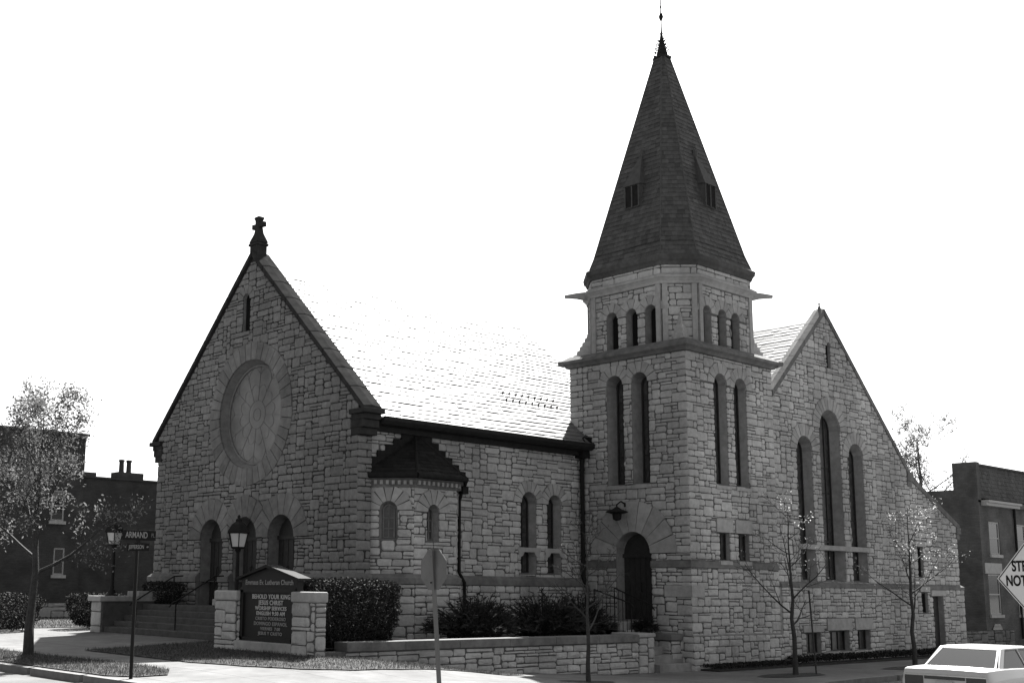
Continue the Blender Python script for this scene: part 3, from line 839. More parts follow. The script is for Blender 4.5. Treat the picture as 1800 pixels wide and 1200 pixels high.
mb.build('downspout', 'iron', church)
# --- tower
tdoor = Op('arch', -2.57, -1.2, 1.4, 4.16, .98, 9, .34, .05)
taw = [Op('arch', -1.60, -.93, 5.66, 9.25, .34, 7, .42, .10, (-1.77, 9)), Op('arch', -2.60, -1.94, 5.66, 9.24, .34, 7, .42, .10, (-9, -1.77))]
mb = MB()
band_hole = [(-9, 99, 3.04, 3.25)]
backing(mb, FTW, [(TY, 0), (TY+TN, 0), (TY+TN, 9.9), (TY, 9.9)], [tdoor]+taw)
ashlar(mb, FTW, TY-.03, TY+TN+.02, .0, 9.72, [tdoor]+taw, extra=[(TY-1, -2.57, 3.04, 3.25), (-1.2, 2, 3.04, 3.25), (TY+.45, TY+1.0, 2.16, 2.5)], seed=100, quoin=(1, 2))
tsw = [Op('arch', 11.18, 11.88, 5.64, 9.2, .34, 7, .26, .10, (0, 12.09)), Op('arch', 12.30, 13.0, 5.64, 9.17, .34, 7, .26, .10, (12.09, 99))]
tsq = [Op('rect', 11.27, 11.80, 3.29, 4.15, 0, 0, .16, .02, None, .42), Op('rect', 12.30, 12.88, 3.29, 4.15, 0, 0, .16, .02, None, .42)]
backing(mb, FTS, [(TX, -.3), (TX+TW, -.3), (TX+TW, 9.9), (TX, 9.9)], tsw+tsq)
ashlar(mb, FTS, TX-.03, TX+TW+.02, .0, 9.72, tsw+tsq, extra=[(0, 99, 3.04, 3.25)], seed=101, quoin=(2, 1))
FTE = Fr((TX+TW, 0, 0), (0, 1, 0), (1, 0, 0)); FTN = Fr((0, TY+TN, 0), (1, 0, 0), (0, 1, 0))
backing(mb, FTE, [(TY, 5), (TY+TN, 5), (TY+TN, 9.9), (TY, 9.9)], []); backing(mb, FTN, [(TX, 5), (TX+TW, 5), (TX+TW, 9.9), (TX, 9.9)], [])
ashlar(mb, FTE, TY-.03, TY+TN+.03, 7, 9.72, seed=102); ashlar(mb, FTN, TX-.03, TX+TW+.03, 6.9, 9.72, seed=103)
# thickened foot
FTSp = FTS.off(.1)
backing(mb, FTSp, [(TX-.1, -.3), (TX+TW, -.3), (TX+TW, 1.0), (TX-.1, 1.0)], [])
mb.add([FTSp.P(TX-.1, 1.0), FTSp.P(TX+TW, 1.0), FTS.P(TX+TW, 1.06), FTS.P(TX-.0, 1.06)], [(0, 1, 2, 3)], 2)
ashlar(mb, FTSp, TX-.13, TX+TW, -.05, 1.0, seed=104, tall=.2, quoin=(2, 0))
FTWp = FTW.off(.1)
backing(mb, FTWp, [(TY-.1, -.3), (TY+.55, -.3), (TY+.55, 1.0), (TY-.1, 1.0)], [])
ashlar(mb, FTWp, TY-.13, TY+.55, -.05, 1.0, seed=105, tall=.2, quoin=(1, 0))
mb.build('tower_wall', ['mortar', 'stone', 'jamb'], church)
mb = MB()
TB = [(-.02, 3.04), (.055, 3.04), (.055, 3.24), (-.02, 3.24)]
band(mb, FTW, TY, -2.57, TB, 0, 1, 0); band(mb, FTS, TX, TX+TW, TB, 0, 1, 0); mb.build('string_course', 'trim', church)
mb = MB(); band(mb, FTW, -1.2, YS-.02, TB); mb.build('string_course', 'trim', church); mb = MB()
mb.prism([FTW.P(TY+.35, 2.16, -.02), FTW.P(TY-.0, 2.16, -.02), FTW.P(TY-.0, 2.5, -.02), FTW.P(TY+.95, 2.5, -.02), FTW.P(TY+.95, 2.16, -.02)], FTW.n*.075)
mb.prism([FTS.P(TX-.05, 2.16, -.02), FTS.P(TX+.6, 2.16, -.02), FTS.P(TX+.6, 2.5, -.02), FTS.P(TX-.05, 2.5, -.02)], FTS.n*.08)
mb.build('corner_block', 'dressed', church)
for i, o in enumerate(taw): window(FTW, o, church, 110+i, 'glass_dark', 'wood', bars=(6.6, 7.5, 8.4), vbars=(o.c,))
for i, o in enumerate(tsw): window(FTS, o, church, 112+i, 'glass_dark', 'wood', bars=(6.6, 7.5, 8.4), vbars=(o.c,))
for i, o in enumerate(tsq): window(FTS, o, church, 114+i, 'glass_dark', 'wood', vbars=(o.c,))
mb = MB(); o = tdoor.outline(tdoor.splay)
mb.add([FTW.P(*p, -tdoor.depth+.01) for p in o], [tuple(range(len(o)))])
mb.prism([FTW.P(-2.55, 3.36, -tdoor.depth), FTW.P(-1.22, 3.36, -tdoor.depth), FTW.P(-1.22, 3.48, -tdoor.depth), FTW.P(-2.55, 3.48, -tdoor.depth)], FTW.n*.08)
for k in range(1, 6):
    u = -2.52+1.27*k/6; mb.prism([FTW.P(u-.01, 1.45, -tdoor.depth), FTW.P(u+.01, 1.45, -tdoor.depth), FTW.P(u+.01, 3.36, -tdoor.depth), FTW.P(u-.01, 3.36, -tdoor.depth)], FTW.n*.03)
td = mb.build('tower_door', 'wood', church)
h = MB(); h.tube([FTW.P(-1.95, 2.3, -tdoor.depth+.02), FTW.P(-1.95, 2.32, -tdoor.depth+.08), FTW.P(-1.95, 2.55, -tdoor.depth+.08), FTW.P(-1.95, 2.57, -tdoor.depth+.02)], .015); h.build('handle', 'iron', td)
r = MB(); ring_mesh(r, FTW, tdoor, random.Random(44), .06); r.build('arch_surround', 'dressed', td)
# wall lantern above the tower door
mb = MB()
mb.tube([FTW.P(-1.62, 5.02, 0), FTW.P(-1.62, 5.12, .25), FTW.P(-1.65, 5.0, .5), FTW.P(-1.65, 4.9, .5)], .025, 6)
mb.lathe(FTW.P(-1.62, 5.02, 0), [(.0, -.08), (.08, -.06), (.08, .06), (0, .08)], 10)
wl = mb.build('wall_lantern', 'iron', church)
mb = MB(); mb.lathe(FTW.P(-1.65, 4.5, .5), [(.06, 0), (.13, .04), (.15, .2), (.36, .26), (.34, .29), (.14, .36), (.06, .42), (.0, .44)], 8)
mb.build('lamp_shade', 'iron', wl)
# lower cornice
mb = MB(); p = .26
CP = [(-.05, 9.72), (.10, 9.72), (.16, 9.80), (p, 9.86), (p, 9.95), (.02, 10.12), (-.3, 10.12)]
fs4 = [(FTW, TY, TY+TN), (FTN, TX, TX+TW), (FTE, TY, TY+TN), (FTS, TX, TX+TW)]
for fr, a, b in fs4: band(mb, fr, a, b, CP, 0, 1, 1)
for (cx, cy, dx, dy) in ((TX, TY+TN, -1, 1), (TX+TW, TY, 1, -1), (TX+TW, TY+TN, 1, 1)):
    a, b = Vector((cx+dx*.16, cy+dy*.16, 9.88)), Vector((cx+dx*.30, cy+dy*.30, 9.9)); sd_ = Vector((dy, -dx, 0)).normalized()*.1 if dx*dy > 0 else Vector((dy, -dx, 0)).normalized()*.1
    mb.loft([[a-sd_-Vector((0, 0, .1)), a+sd_-Vector((0, 0, .1)), a+sd_+Vector((0, 0, .08)), a-sd_+Vector((0, 0, .08))], [b-sd_*.7-Vector((0, 0, .05)), b+sd_*.7-Vector((0, 0, .05)), b+sd_*.7+Vector((0, 0, .06)), b-sd_*.7+Vector((0, 0, .06))]])
mb.build('tower_cornice', 'trim', church)
# --- belfry, square with cut corners
IN, CH = .10, .80
x0, x1, y0, y1 = TX+IN, TX+TW-IN, TY+IN, TY+TN-IN
oct_ = [(x0, y1-CH), (x0, y0+CH), (x0+CH, y0), (x1-CH, y0), (x1, y0+CH), (x1, y1-CH), (x1-CH, y1), (x0+CH, y1)]
mb = MB(); frs = []
bops = {0: [(-1.36, -.90), (-2.16, -1.71), (-2.92, -2.47)], 2: [(10.86, 11.33), (11.68, 12.16), (12.43, 12.92)]}
for i in range(8):
    a, b = Vector(oct_[i]), Vector(oct_[(i+1) % 8]); L = (b-a).length
    d = (b-a).normalized(); n = Vector((d.y, -d.x))
    if n.dot((a+b)/2-Vector((TX+TW/2, TY+TN/2))) < 0: n = -n
    fr = Fr((a.x, a.y, 0), (d.x, d.y, 0), (n.x, n.y, 0)); ops = []
    if i == 0: ops = [Op('arch', (y1-CH)-hi, (y1-CH)-lo, 10.10, 11.40, .30, 5, .24, .05, None) for lo, hi in bops[0]]
    if i == 2: ops = [Op('arch', lo-(x0+CH), hi-(x0+CH), 10.10, 11.38, .30, 5, .24, .05, None) for lo, hi in bops[2]]
    if i in (4, 6): ops = [Op('arch', c-.23, c+.23, 10.10, 11.4, .30, 5, .24, .05) for c in (L/2-.8, L/2, L/2+.8)]
    ops.sort(key=lambda o: o.u0)
    for k, o in enumerate(ops):
        o.clamp = (-9 if k == 0 else (ops[k-1].u1+o.u0)/2, 9 if k == len(ops)-1 else (o.u1+ops[k+1].u0)/2)
    backing(mb, fr, [(0, 9.95), (L, 9.95), (L, 12.95), (0, 12.95)], ops)
    ashlar(mb, fr, .0, L, 10.10, 12.02, ops, seed=130+i, tall=.12, h=.022)
    ashlar(mb, fr, .0, L, 12.30, 12.66, [], seed=140+i, tall=.0, cell=(.16, .11), h=.03)
    frs.append((fr, ops, L, i))
    for u in (.10, L-.10):
        pil = MB(); pil.prism([fr.P(u-.085, 10.05, -.05), fr.P(u+.085, 10.05, -.05), fr.P(u+.085, 12.02, -.05), fr.P(u-.085, 12.02, -.05)], fr.n*(.118 if i % 2 else .125)); pil.build('corner_pilaster', 'dressed', church)
mb.build('belfry_wall', ['mortar', 'stone', 'jamb'], church)
for fr, ops, L, i in frs:
    for k, o in enumerate(ops): window(fr, o, church, 150+i*4+k, 'black', 'trim', sill=False, fw=.02, name='belfry_opening', proud=.04)
t = math.tan(radians(22.5))
c1 = MB(); c2 = MB()
for fr, ops, L, i in frs:
    band(c1, fr, 0, L, [(-.05, 12.02), (.09, 12.02), (.10, 12.10), (.17, 12.18), (.21, 12.21), (.21, 12.27), (.10, 12.34), (-.05, 12.34)], 0, t, t)
    band(c2, fr, 0, L, [(-.05, 12.64), (.07, 12.64), (.11, 12.74), (.17, 12.80), (.19, 12.94), (.10, 13.0), (-.05, 13.0)], 0, t, t)
    if i in (3, 5, 7):   # water spouts on the cut corners
        ga = MB(); ga.loft([[fr.P(L/2+a, 12.33+b, .1) for a, b in ((-.14, -.22), (.14, -.22), (.12, .06), (-.12, .06))], [fr.P(L/2+a, 12.30+b, .45) for a, b in ((-.10, -.12), (.10, -.12), (.09, .06), (-.09, .06))], [fr.P(L/2+a, 12.24+b, .88) for a, b in ((-.06, -.04), (.06, -.04), (.06, .05), (-.06, .05))]])
        ga.build('water_spout', 'dressed', church, bevel=.01)
    if i % 2:            # stepped stone broach over each corner of the tower
        A_, B_ = fr.P(.2, 0, 0), fr.P(L-.2, 0, 0); T_ = fr.P(L/2, 0, .0); C_ = fr.P(L/2, 0, L*.5+.06)
        ga = MB(); kk = 7
        for k in range(kk):
            f0, f1 = k/kk, (k+.8)/kk
            def tri(f, z):
                g_ = f**.8
                return [Vector((q.x, q.y, z)) for q in (A_.lerp(T_, g_), A_.lerp(T_, g_).lerp(C_.lerp(T_, g_), .75)+fr.n*.02, C_.lerp(T_, g_), B_.lerp(T_, g_).lerp(C_.lerp(T_, g_), .75)+fr.n*.02, B_.lerp(T_, g_))]
            ga.loft([tri(f0, 10.06+k*.15), tri(f0+.02, 10.06+k*.15+.11), tri(f1, 10.06+k*.15+.15)], 0, .3+.1*(k % 4))
        ga.build('corner_broach', 'stone', church)
c1.build('belfry_cornice', 'dressed', church); c2.build('eave_cornice', 'eave', church)
# --- spire
CX, CY = TX+TW/2, TY+TN/2
ZB, ZA = 12.93, 21.75
mb = MB(); rng = random.Random(77)
ex = .07
def grow(p, e):
    v = Vector(p)-Vector((CX, CY)); return Vector((CX, CY))+v*(1+e/v.length)
base = [grow(p, ex) for p in oct_]
flare = [Vector((CX, CY))+(Vector(grow(p, 0))-Vector((CX, CY)))*.95 for p in oct_]
zf = 13.5
def sp_at(p, z): f = (z-zf)/(ZA-zf); return Vector((p.x+(CX-p.x)*f, p.y+(CY-p.y)*f, z))
ZT = 20.9
for i in range(8):
    a, b = base[i], base[(i+1) % 8]; c, d = flare[i], flare[(i+1) % 8]
    for (pa, pb, qa, qb) in ((Vector((a.x, a.y, ZB+.06)), Vector((b.x, b.y, ZB+.06)), Vector((c.x, c.y, zf)), Vector((d.x, d.y, zf))), (Vector((c.x, c.y, zf)), Vector((d.x, d.y, zf)), sp_at(c, ZT), sp_at(d, ZT))):
        mb.add([pa, pb, qb, qa], [(0, 1, 2, 3)], 0, .4)
        U = (pb-pa); L = U.length; U.normalize(); V = ((qa+qb)/2-(pa+pb)/2); ht = V.length
        w2 = (qb-qa).length
        slates(mb, pa, U, V, L, ht, .17, .22, rng, ulim=lambda v, L=L, w2=w2, ht=ht: ((L-w2)/2*v/ht, L-(L-w2)/2*v/ht), thick=.022)
spire = mb.build('spire', 'slate_dark', church)
# hips
mb = MB()
for i in range(8): mb.tube([(base[i].x, base[i].y, ZB+.08), (flare[i].x, flare[i].y, zf), sp_at(flare[i], ZT)], .03, 5)
mb.build('hip_roll', 'slate_dark', spire)
# lucarnes on the four main faces
def lucarne(i):
    c = (flare[i]+flare[(i+1) % 8])/2
    n = (c-Vector((CX, CY))); R_ = n.length; n.normalize(); tn = Vector((-n.y, n.x))
    def face_r(z): return R_*(1-(z-zf)/(ZA-zf))
    def P_(s, r, z): return Vector((CX+n.x*r+tn.x*s, CY+n.y*r+tn.y*s, z))
    zs, ze, zt = 15.0, 15.82, 17.1
    rf = face_r(zs)+.06; hw = .30
    b = MB()
    b.loft([[P_(-hw, rf, zs), P_(hw, rf, zs), P_(hw, rf, ze), P_(-hw, rf, ze)], [P_(-hw, face_r(zs)-.5, zs), P_(hw, face_r(zs)-.5, zs), P_(hw, face_r(ze)-.5, ze), P_(-hw, face_r(ze)-.5, ze)]], 0)
    e = .05
    q = [P_(-hw-e, rf+.07, ze-.06), P_(hw+e, rf+.07, ze-.06), P_(hw+e, face_r(ze)-.1, ze+.02), P_(-hw-e, face_r(ze)-.1, ze+.02), P_(0, face_r(zt)+.02, zt)]
    b.add(q, [(0, 1, 4), (1, 2, 4), (3, 0, 4), (0, 3, 2, 1)], 0, .3)
    dm = b.build('lucarne', 'slate_dark', spire)
    b = MB()
    b.prism([P_(-.28, rf+.004, zs+.04), P_(.28, rf+.004, zs+.04), P_(.28, rf+.004, ze-.08), P_(-.28, rf+.004, ze-.08)], (n.x*.012, n.y*.012, 0), 0)
    for s in (-.30, -.02, .26): b.prism([P_(s, rf+.006, zs), P_(s+.04, rf+.006, zs), P_(s+.04, rf+.006, ze-.07), P_(s, rf+.006, ze-.07)], (n.x*.04, n.y*.04, 0), 1)
    b.build('louvre_light', ['tile_dark', 'slate_dark'], spire)
    b = MB(); b.lathe(P_(0, face_r(zt)+.06, zt-.14), [(.05, -.08), (.1, 0), (.1, .12), (.05, .2), (0, .24)], 8, 0); b.build('lucarne_knob', 'slate_dark', spire)
for i in (0, 2, 4, 6): lucarne(i)
# metal cap with crockets, rod and ball
mb = MB()
r0 = (Vector((sp_at(flare[0], ZT).x, sp_at(flare[0], ZT).y))-Vector((CX, CY))).length
mb.lathe((CX, CY, ZT-.05), [(r0+.06, 0), (r0+.07, .06), (r0*.85, .1), (.10, .62), (.045, .95), (.06, 1.0), (.03, 1.05)], 8, rot=pi/8)
for k in range(8):
    a = 2*pi*k/8+pi/8
    for j in range(6):
        z = ZT+.0+j*.13; r = (r0+.0)*(1-.14*j)
        p_ = Vector((CX+r*cos(a), CY+r*sin(a), z)); q_ = p_+Vector((cos(a)*.07, sin(a)*.07, .05))
        mb.tube([p_, q_, q_+Vector((0, 0, .05))], [.022, .018, .006], 5)
cap = mb.build('spire_cap', 'lead', church)
mb = MB(); mb.lathe((CX, CY, ZT+.9), [(.035, 0), (.025, .3), (.025, .52), (.06, .60), (.085, .68), (.06, .76), (.03, .84), (.022, 1.0), (.04, 1.06), (.022, 1.12), (.018, 2.0), (.0, 2.1)], 10)
mb.build('finial_rod', 'iron', cap)
# --- transept gable and aisle
tw = [Op('arch', 16.0, 16.98, 2.70, 7.66, .42, 11, .32, .12), Op('arch', 17.55, 18.95, 2.70, 8.74, .46, 15, .36, .14), Op('arch', 19.46, 20.52, 2.70, 7.68, .42, 11, .32, .12)]
ts = Op('arch', 18.28, 18.56, 10.28, 11.22, .24, 5, .12, .02)
bas = [Op('rect', 15.94, 16.88, .32, 1.02, 0, 0, .18, .02, None, .22), Op('rect', 17.47, 18.77, .36, 1.06, 0, 0, .2, .02, None, .4), Op('rect', 19.36, 20.24, .36, 1.06, 0, 0, .2, .02, None, .4)]
a_win = Op('rect', 24.40, 24.84, 2.95, 4.12, 0, 0, .12, .02, None, .2)
a_win2 = Op('rect', 24.36, 24.82, 1.60, 2.40, 0, 0, .12, .02, None, .2)
a_door = Op('rect', 25.25, 26.12, .08, 2.25, 0, 0, .2, .02, None, .22)
X0, AX, AZ, KX, KZ, EX = TX+TW, 18.22, 12.28, 24.05, 6.88, 27.86
st = (AZ-KZ)/(KX-AX)
mb = MB()
za_ = lambda x: AZ-st*abs(x-AX)
polyT = [(X0, 2.62), (EX, 2.62), (EX, 5.05), (24.35, 6.60), (KX, za_(KX)), (AX, AZ), (X0, za_(X0))]
backing(mb, FTR, polyT, tw+[ts, Op('rect', 24.40, 24.84, 2.95, 4.12, 0, 0, .12, .02)])
cutA = [(-st, 1, AZ-st*AX-.02), (st, 1, AZ+st*AX-.02)]
sa = (6.62-5.05)/(EX-24.35)
ashlar(mb, FTR, X0, KX, 2.66, AZ, tw+[ts], cutA, seed=200)
ashlar(mb, FTR, KX, EX+.03, 2.66, 6.75, [a_win], [(sa, 1, 6.62+sa*24.35-.05)], seed=201, quoin=(0, 1))
FTRp = FTR.off(.10)
backing(mb, FTRp, [(X0, -.3), (EX+.1, -.3), (EX+.1, 2.62), (X0, 2.62)], bas+[a_win2, a_door])
ashlar(mb, FTRp, X0, EX+.13, -.1, 2.50, bas+[a_win2, a_door], seed=202, quoin=(0, 2))
FE_ = Fr((EX, 0, 0), (0, 1, 0), (1, 0, 0))
backing(mb, FE_, [(TY+.02, -.3), (15, -.3), (15, 5.05), (TY+.02, 5.05)], [])
FKE = Fr((KX, 0, 0), (0, 1, 0), (1, 0, 0))
backing(mb, FKE, [(TY+.02, 4.8), (15, 4.8), (15, 6.9), (TY+.02, 6.9)], [])
mb.add([FTR.P(X0+.002, -.3, 0), FTR.P(X0+.002, -.3, .1), FTR.P(X0+.002, 2.6, .1), FTR.P(X0+.002, 2.6, 0)], [(0, 1, 2, 3)], 1)
mb.build('transept_wall', ['mortar', 'stone', 'jamb'], church)
mb = MB()
band(mb, FTR, X0, EX, [(-.02, 2.49), (.145, 2.49), (.145, 2.60), (.0, 2.70), (-.02, 2.70)], 0, 0, 1)
mb.build('water_table', 'trim', church)
tr = MB()
tr.prism([FTR.P(15.86, 3.78, -.3), FTR.P(20.70, 3.78, -.3), FTR.P(20.70, 3.95, -.3), FTR.P(15.86, 3.95, -.3)], FTR.n*.355)
tr.build('transom', 'dressed', church, bevel=.01)
for i, o in enumerate(tw): window(FTR, o, church, 210+i, 'glass_dark', 'wood', bars=(4.9, 5.8, 6.7, 3.2), vbars=(o.c,) if i != 1 else (o.c-.22, o.c+.22), sill=False)
window(FTR, ts, church, 214, 'black', 'wood', sill=True, fw=.02)
for i, o in enumerate(bas): window(FTRp, o, church, 215+i, 'glass_dark', 'wood', vbars=(o.c,) if i != 1 else (o.c-.2, o.c+.2))
window(FTR, a_win, church, 218, 'black', 'wood', vbars=(a_win.c,)); window(FTRp, a_win2, church, 219, 'black', 'wood')
mb = MB(); o = a_door.outline(a_door.splay)
mb.add([FTRp.P(*p, -a_door.depth+.01) for p in o], [(0, 1, 2, 3)])
mb.prism([FTRp.P(25.66, .1, -a_door.depth), FTRp.P(25.70, .1, -a_door.depth), FTRp.P(25.70, 2.2, -a_door.depth), FTRp.P(25.66, 2.2, -a_door.depth)], FTRp.n*.04)
ad = mb.build('aisle_door', 'wood', church)
lb = MB(); lb.prism([FTRp.P(25.1, 2.25, -.02), FTRp.P(26.3, 2.25, -.02), FTRp.P(26.3, 2.47, -.02), FTRp.P(25.1, 2.47, -.02)], FTRp.n*.07); lb.build('lintel', 'dressed', ad)
# transept copings
mb = MB()
def sl_coping(xa, za, xb, zb, n, w0=-.07, w1=.36):
    for k in range(n):
        f0, f1 = k/n, (k+1)/n-.004
        mb.loft([[FTR.P(x, z-.08, -w0), FTR.P(x, z-.08, -w1), FTR.P(x, z+.14, -w1), FTR.P(x, z+.19, -.15), FTR.P(x, z+.14, -w0)] for x, z in ((xa+(xb-xa)*f0, za+(zb-za)*f0), (xa+(xb-xa)*f1, za+(zb-za)*f1))])
sl_coping(X0+.02, za_(X0), AX, AZ+.02, 5); sl_coping(KX+.05, za_(KX+.05), AX, AZ+.02, 9)
sl_coping(EX+.22, 4.94, KX+.1, 4.94+(EX+.22-KX-.1)*sa, 6)
mb.box(KX-.2, KX+.24, TY-.08, TY+.45, KZ-.28, KZ+.06); mb.box(KX-.2, KX+.14, TY-.05, TY+.42, KZ-.5, KZ-.283)
mb.box(EX-.1, EX+.26, TY-.08, TY+.45, 4.72, 4.95); mb.box(EX-.1, EX+.16, TY-.05, TY+.42, 4.5, 4.717)
mb.lathe((AX, TY+.15, AZ+.15), [(.07, 0), (.05, .08), (.02, .16), (.05, .2), (.0, .26)], 8)
mb.build('transept_coping', 'trim', church, bevel=.012)
# transept and aisle roofs
mb = MB(); rng = random.Random(15)
RZ = AZ-.18; EVX = 12.2
Vw = Vector((AX-EVX, 0, st*(AX-EVX))); Lw = Vw.length
slates(mb, (EVX, TY+.42, RZ-st*(AX-EVX)), (0, 1, 0), Vw, 10.6, Lw, .2, .34, rng, thick=.014)
ez = RZ-st*(AX-EVX)
mb.add([(EVX, TY+.4, ez-.02), (EVX, 15, ez-.02), (AX, 15, RZ-.02), (AX, TY+.4, RZ-.02), (KX+.2, 15, za_(KX+.2)-.2), (KX+.2, TY+.4, za_(KX+.2)-.2)], [(0, 1, 2, 3), (3, 2, 4, 5)])
mb.add([(24.0, TY+.4, 6.55), (24.0, 15, 6.55), (EX+.2, 15, 6.55-sa*(EX+.2-24.0)), (EX+.2, TY+.4, 6.55-sa*(EX+.2-24.0))], [(0, 1, 2, 3)])
mb.build('transept_roof', 'slate', church)
mb = MB()   # unseen rear walls close the building
mb.add([(0.5, 11, -.3), (28, 11, -.3), (28, 11, 7.1), (.5, 11, 7.1)], [(0, 1, 2, 3)])
mb.add([(12.45, 15, -.3), (27.8, 15, -.3), (27.8, 15, 5), (24.1, 15, 6.8), (18.22, 15, 12.1), (12.45, 15, 6.9)], [(0, 1, 2, 3, 4, 5)])
mb.add([(28, 0, 5), (28, 11, 5), (28, 11, 7.0), (28, 5.5, 12.3), (28, 0, 7.0)], [(0, 1, 2, 3, 4)])
mb.build('rear_wall', 'mortar', church)

# ------------------------------------------------------------------ steps, walls, lamps
G0 = .86
fsteps = thing('entrance_steps', 'broad stone steps with cheek walls below the three arched front doors', 'steps')
mb = MB(); n = 5
for k in range(n):
    zt = G0+(1.72-G0)*(k+1)/n
    xa = -2.75+k*.33
    mb.box(xa, -.13, 2.43, 9.08, zt-.175-.2, zt)
mb.build('treads', 'step', fsteps, bevel=.015)
for yy0, yy1 in ((9.12, 9.78), (1.75, 2.42)):
    c = MB()
    fa = Fr((-2.85, 0, 0), (0, 1, 0), (-1, 0, 0))
    c.box(-2.85, -.15, yy0, yy1, .4, 1.80, 0)
    ashlar(c, fa, yy0, yy1, .75, 1.78, seed=300+int(yy0), tall=.5, cell=(.16, .15))
    c.box(-2.80, -.16, yy0-.03, yy0-.001, .4, 1.79, 2)
    cw = c.build('cheek_wall', ['mortar', 'stone', 'step'], fsteps)
    c = MB(); c.box(-2.96, -1.6, yy0-.1, yy1+.1, 1.80, 1.97); c.box(-1.598, -.15, yy0-.06, yy1+.06, 1.80, 2.12); c.build('cap_stone', 'dressed', cw, bevel=.02)
for yy, lab in ((5.2, 'iron handrail at the middle of the front steps'), (7.55, 'iron handrail on the front steps near the left lamp')):
    hr = thing('handrail', lab, 'handrail', 'handrails on the church steps')
    c = MB(); c.tube([(-2.5, yy, 1.04), (-2.5, yy, 1.86)], .022, 8); c.build('post', 'iron', hr)
    c = MB(); c.tube([(-1.22, yy, 1.7), (-1.22, yy, 2.60)], .022, 8); c.build('post', 'iron', hr)
    c = MB(); c.tube([(-2.72, yy, 1.70), (-2.62, yy, 1.82), (-2.5, yy, 1.86), (-1.22, yy, 2.60), (-.9, yy, 2.62)], .022, 8); c.build('rail', 'iron', hr)
def lamp_post(x, y, z, label):
    t = thing('lamp_post', label, 'lamp post', 'lantern posts flanking the front steps')
    b = MB(); b.lathe((x, y, z), [(.20, 0), (.20, .05), (.14, .09), (.12, .16), (.075, .22), (.07, .30)], 12); b.build('base', 'iron', t)
    b = MB(); b.lathe((x, y, z+.28), [(.055, 0), (.05, .9), (.045, 1.2), (.08, 1.24), (.08, 1.28), (.05, 1.32)], 12); b.build('pole', 'iron', t)
    zl = z+1.58
    b = MB()
    r4 = lambda r, h, rot=.0: [(x+r*cos(pi/3*k+rot), y+r*sin(pi/3*k+rot), zl+h) for k in range(6)]
    b.loft([r4(.05, -.02), r4(.20, .0), r4(.21, .04), r4(.18, .05)])
    for k in range(6):
        a = pi/3*k; b.tube([(x+.20*cos(a), y+.20*sin(a), zl+.03), (x+.29*cos(a), y+.29*sin(a), zl+.42)], .016, 5)
    b.loft([r4(.31, .41), r4(.35, .43), r4(.33, .50), r4(.22, .66), r4(.10, .74), r4(.10, .80), r4(.04, .83), r4(.05, .88), r4(.01, .93)])
    la = b.build('lantern', 'iron', t)
    b = MB(); b.loft([r4(.19, .05), r4(.275, .41)]); b.build('lantern_glass', 'lampglass', la)
lamp_post(-2.35, 9.45, 1.97, 'black lantern post on the stone pier at the left of the steps')
lamp_post(-2.35, 2.26, 1.76, 'black lantern post rising behind the notice board')
# retaining wall to the south
rwall = thing('retaining_wall', 'low rubble retaining wall with flat coping along the pavement', 'wall')
mb = MB(); FRW = Fr((0, -3.82, 0), (1, 0, 0), (0, -1, 0))
mb.box(-4.2, 8.0, -3.82, -3.45, -.4, .88, 0)
ashlar(mb, FRW, -3.35, 7.35, .0, .86, seed=310, tall=.1, cell=(.14, .085))
mb.build('wall_body', ['mortar', 'stone'], rwall)
mb = MB()
for k in range(6):
    xa = -3.35+k*10.7/6; mb.box(xa, xa+10.7/6-.008, -3.90, -3.40, .88, 1.09)
mb.build('coping', 'trim', rwall, bevel=.015)
mb = MB(); mb.box(7.36, 8.04, -3.85, -3.2, -.4, 1.0, 0)
FP = Fr((0, -3.85, 0), (1, 0, 0), (0, -1, 0)); ashlar(mb, FP, 7.34, 8.06, -.02, 1.0, seed=311, tall=.4)
FP2 = Fr((7.36, 0, 0), (0, 1, 0), (-1, 0, 0)); ashlar(mb, FP2, -3.87, -3.2, -.02, 1.0, seed=312, tall=.4)
pr = mb.build('end_pier', ['mortar', 'stone'], rwall)
mb = MB(); mb.box(7.28, 8.10, -3.9, -2.9, 1.0, 1.12); mb.build('cap_stone', 'dressed', pr, bevel=.03)
# tower steps
tst = thing('tower_steps', 'narrow stone steps climbing beside the tower to its side door', 'steps')
mb = MB()
for k in range(6):
    z1 = 1.4*(k+1)/6
    mb.box(8.06, 9.72, -4.05+.30*k, -1.0, z1-.45, z1)
mb.build('treads', 'step_pale', tst, bevel=.015)
mb = MB(); mb.box(9.05, 9.72, -3.72, -2.9, .1, .86, 0)
fc = Fr((0, -3.72, 0), (1, 0, 0), (0, -1, 0)); ashlar(mb, fc, 9.05, 9.72, .3, .86, seed=321, tall=.4)
fd = Fr((9.05, 0, 0), (0, 1, 0), (-1, 0, 0)); ashlar(mb, fd, -3.72, -2.9, .3, .86, seed=322, tall=.4)
ck = mb.build('cheek_wall', ['mortar', 'stone'], tst)
mb = MB(); mb.box(9.0, 9.74, -3.78, -2.85, .88, 1.06); mb.build('cap_stone', 'trim', ck, bevel=.015)
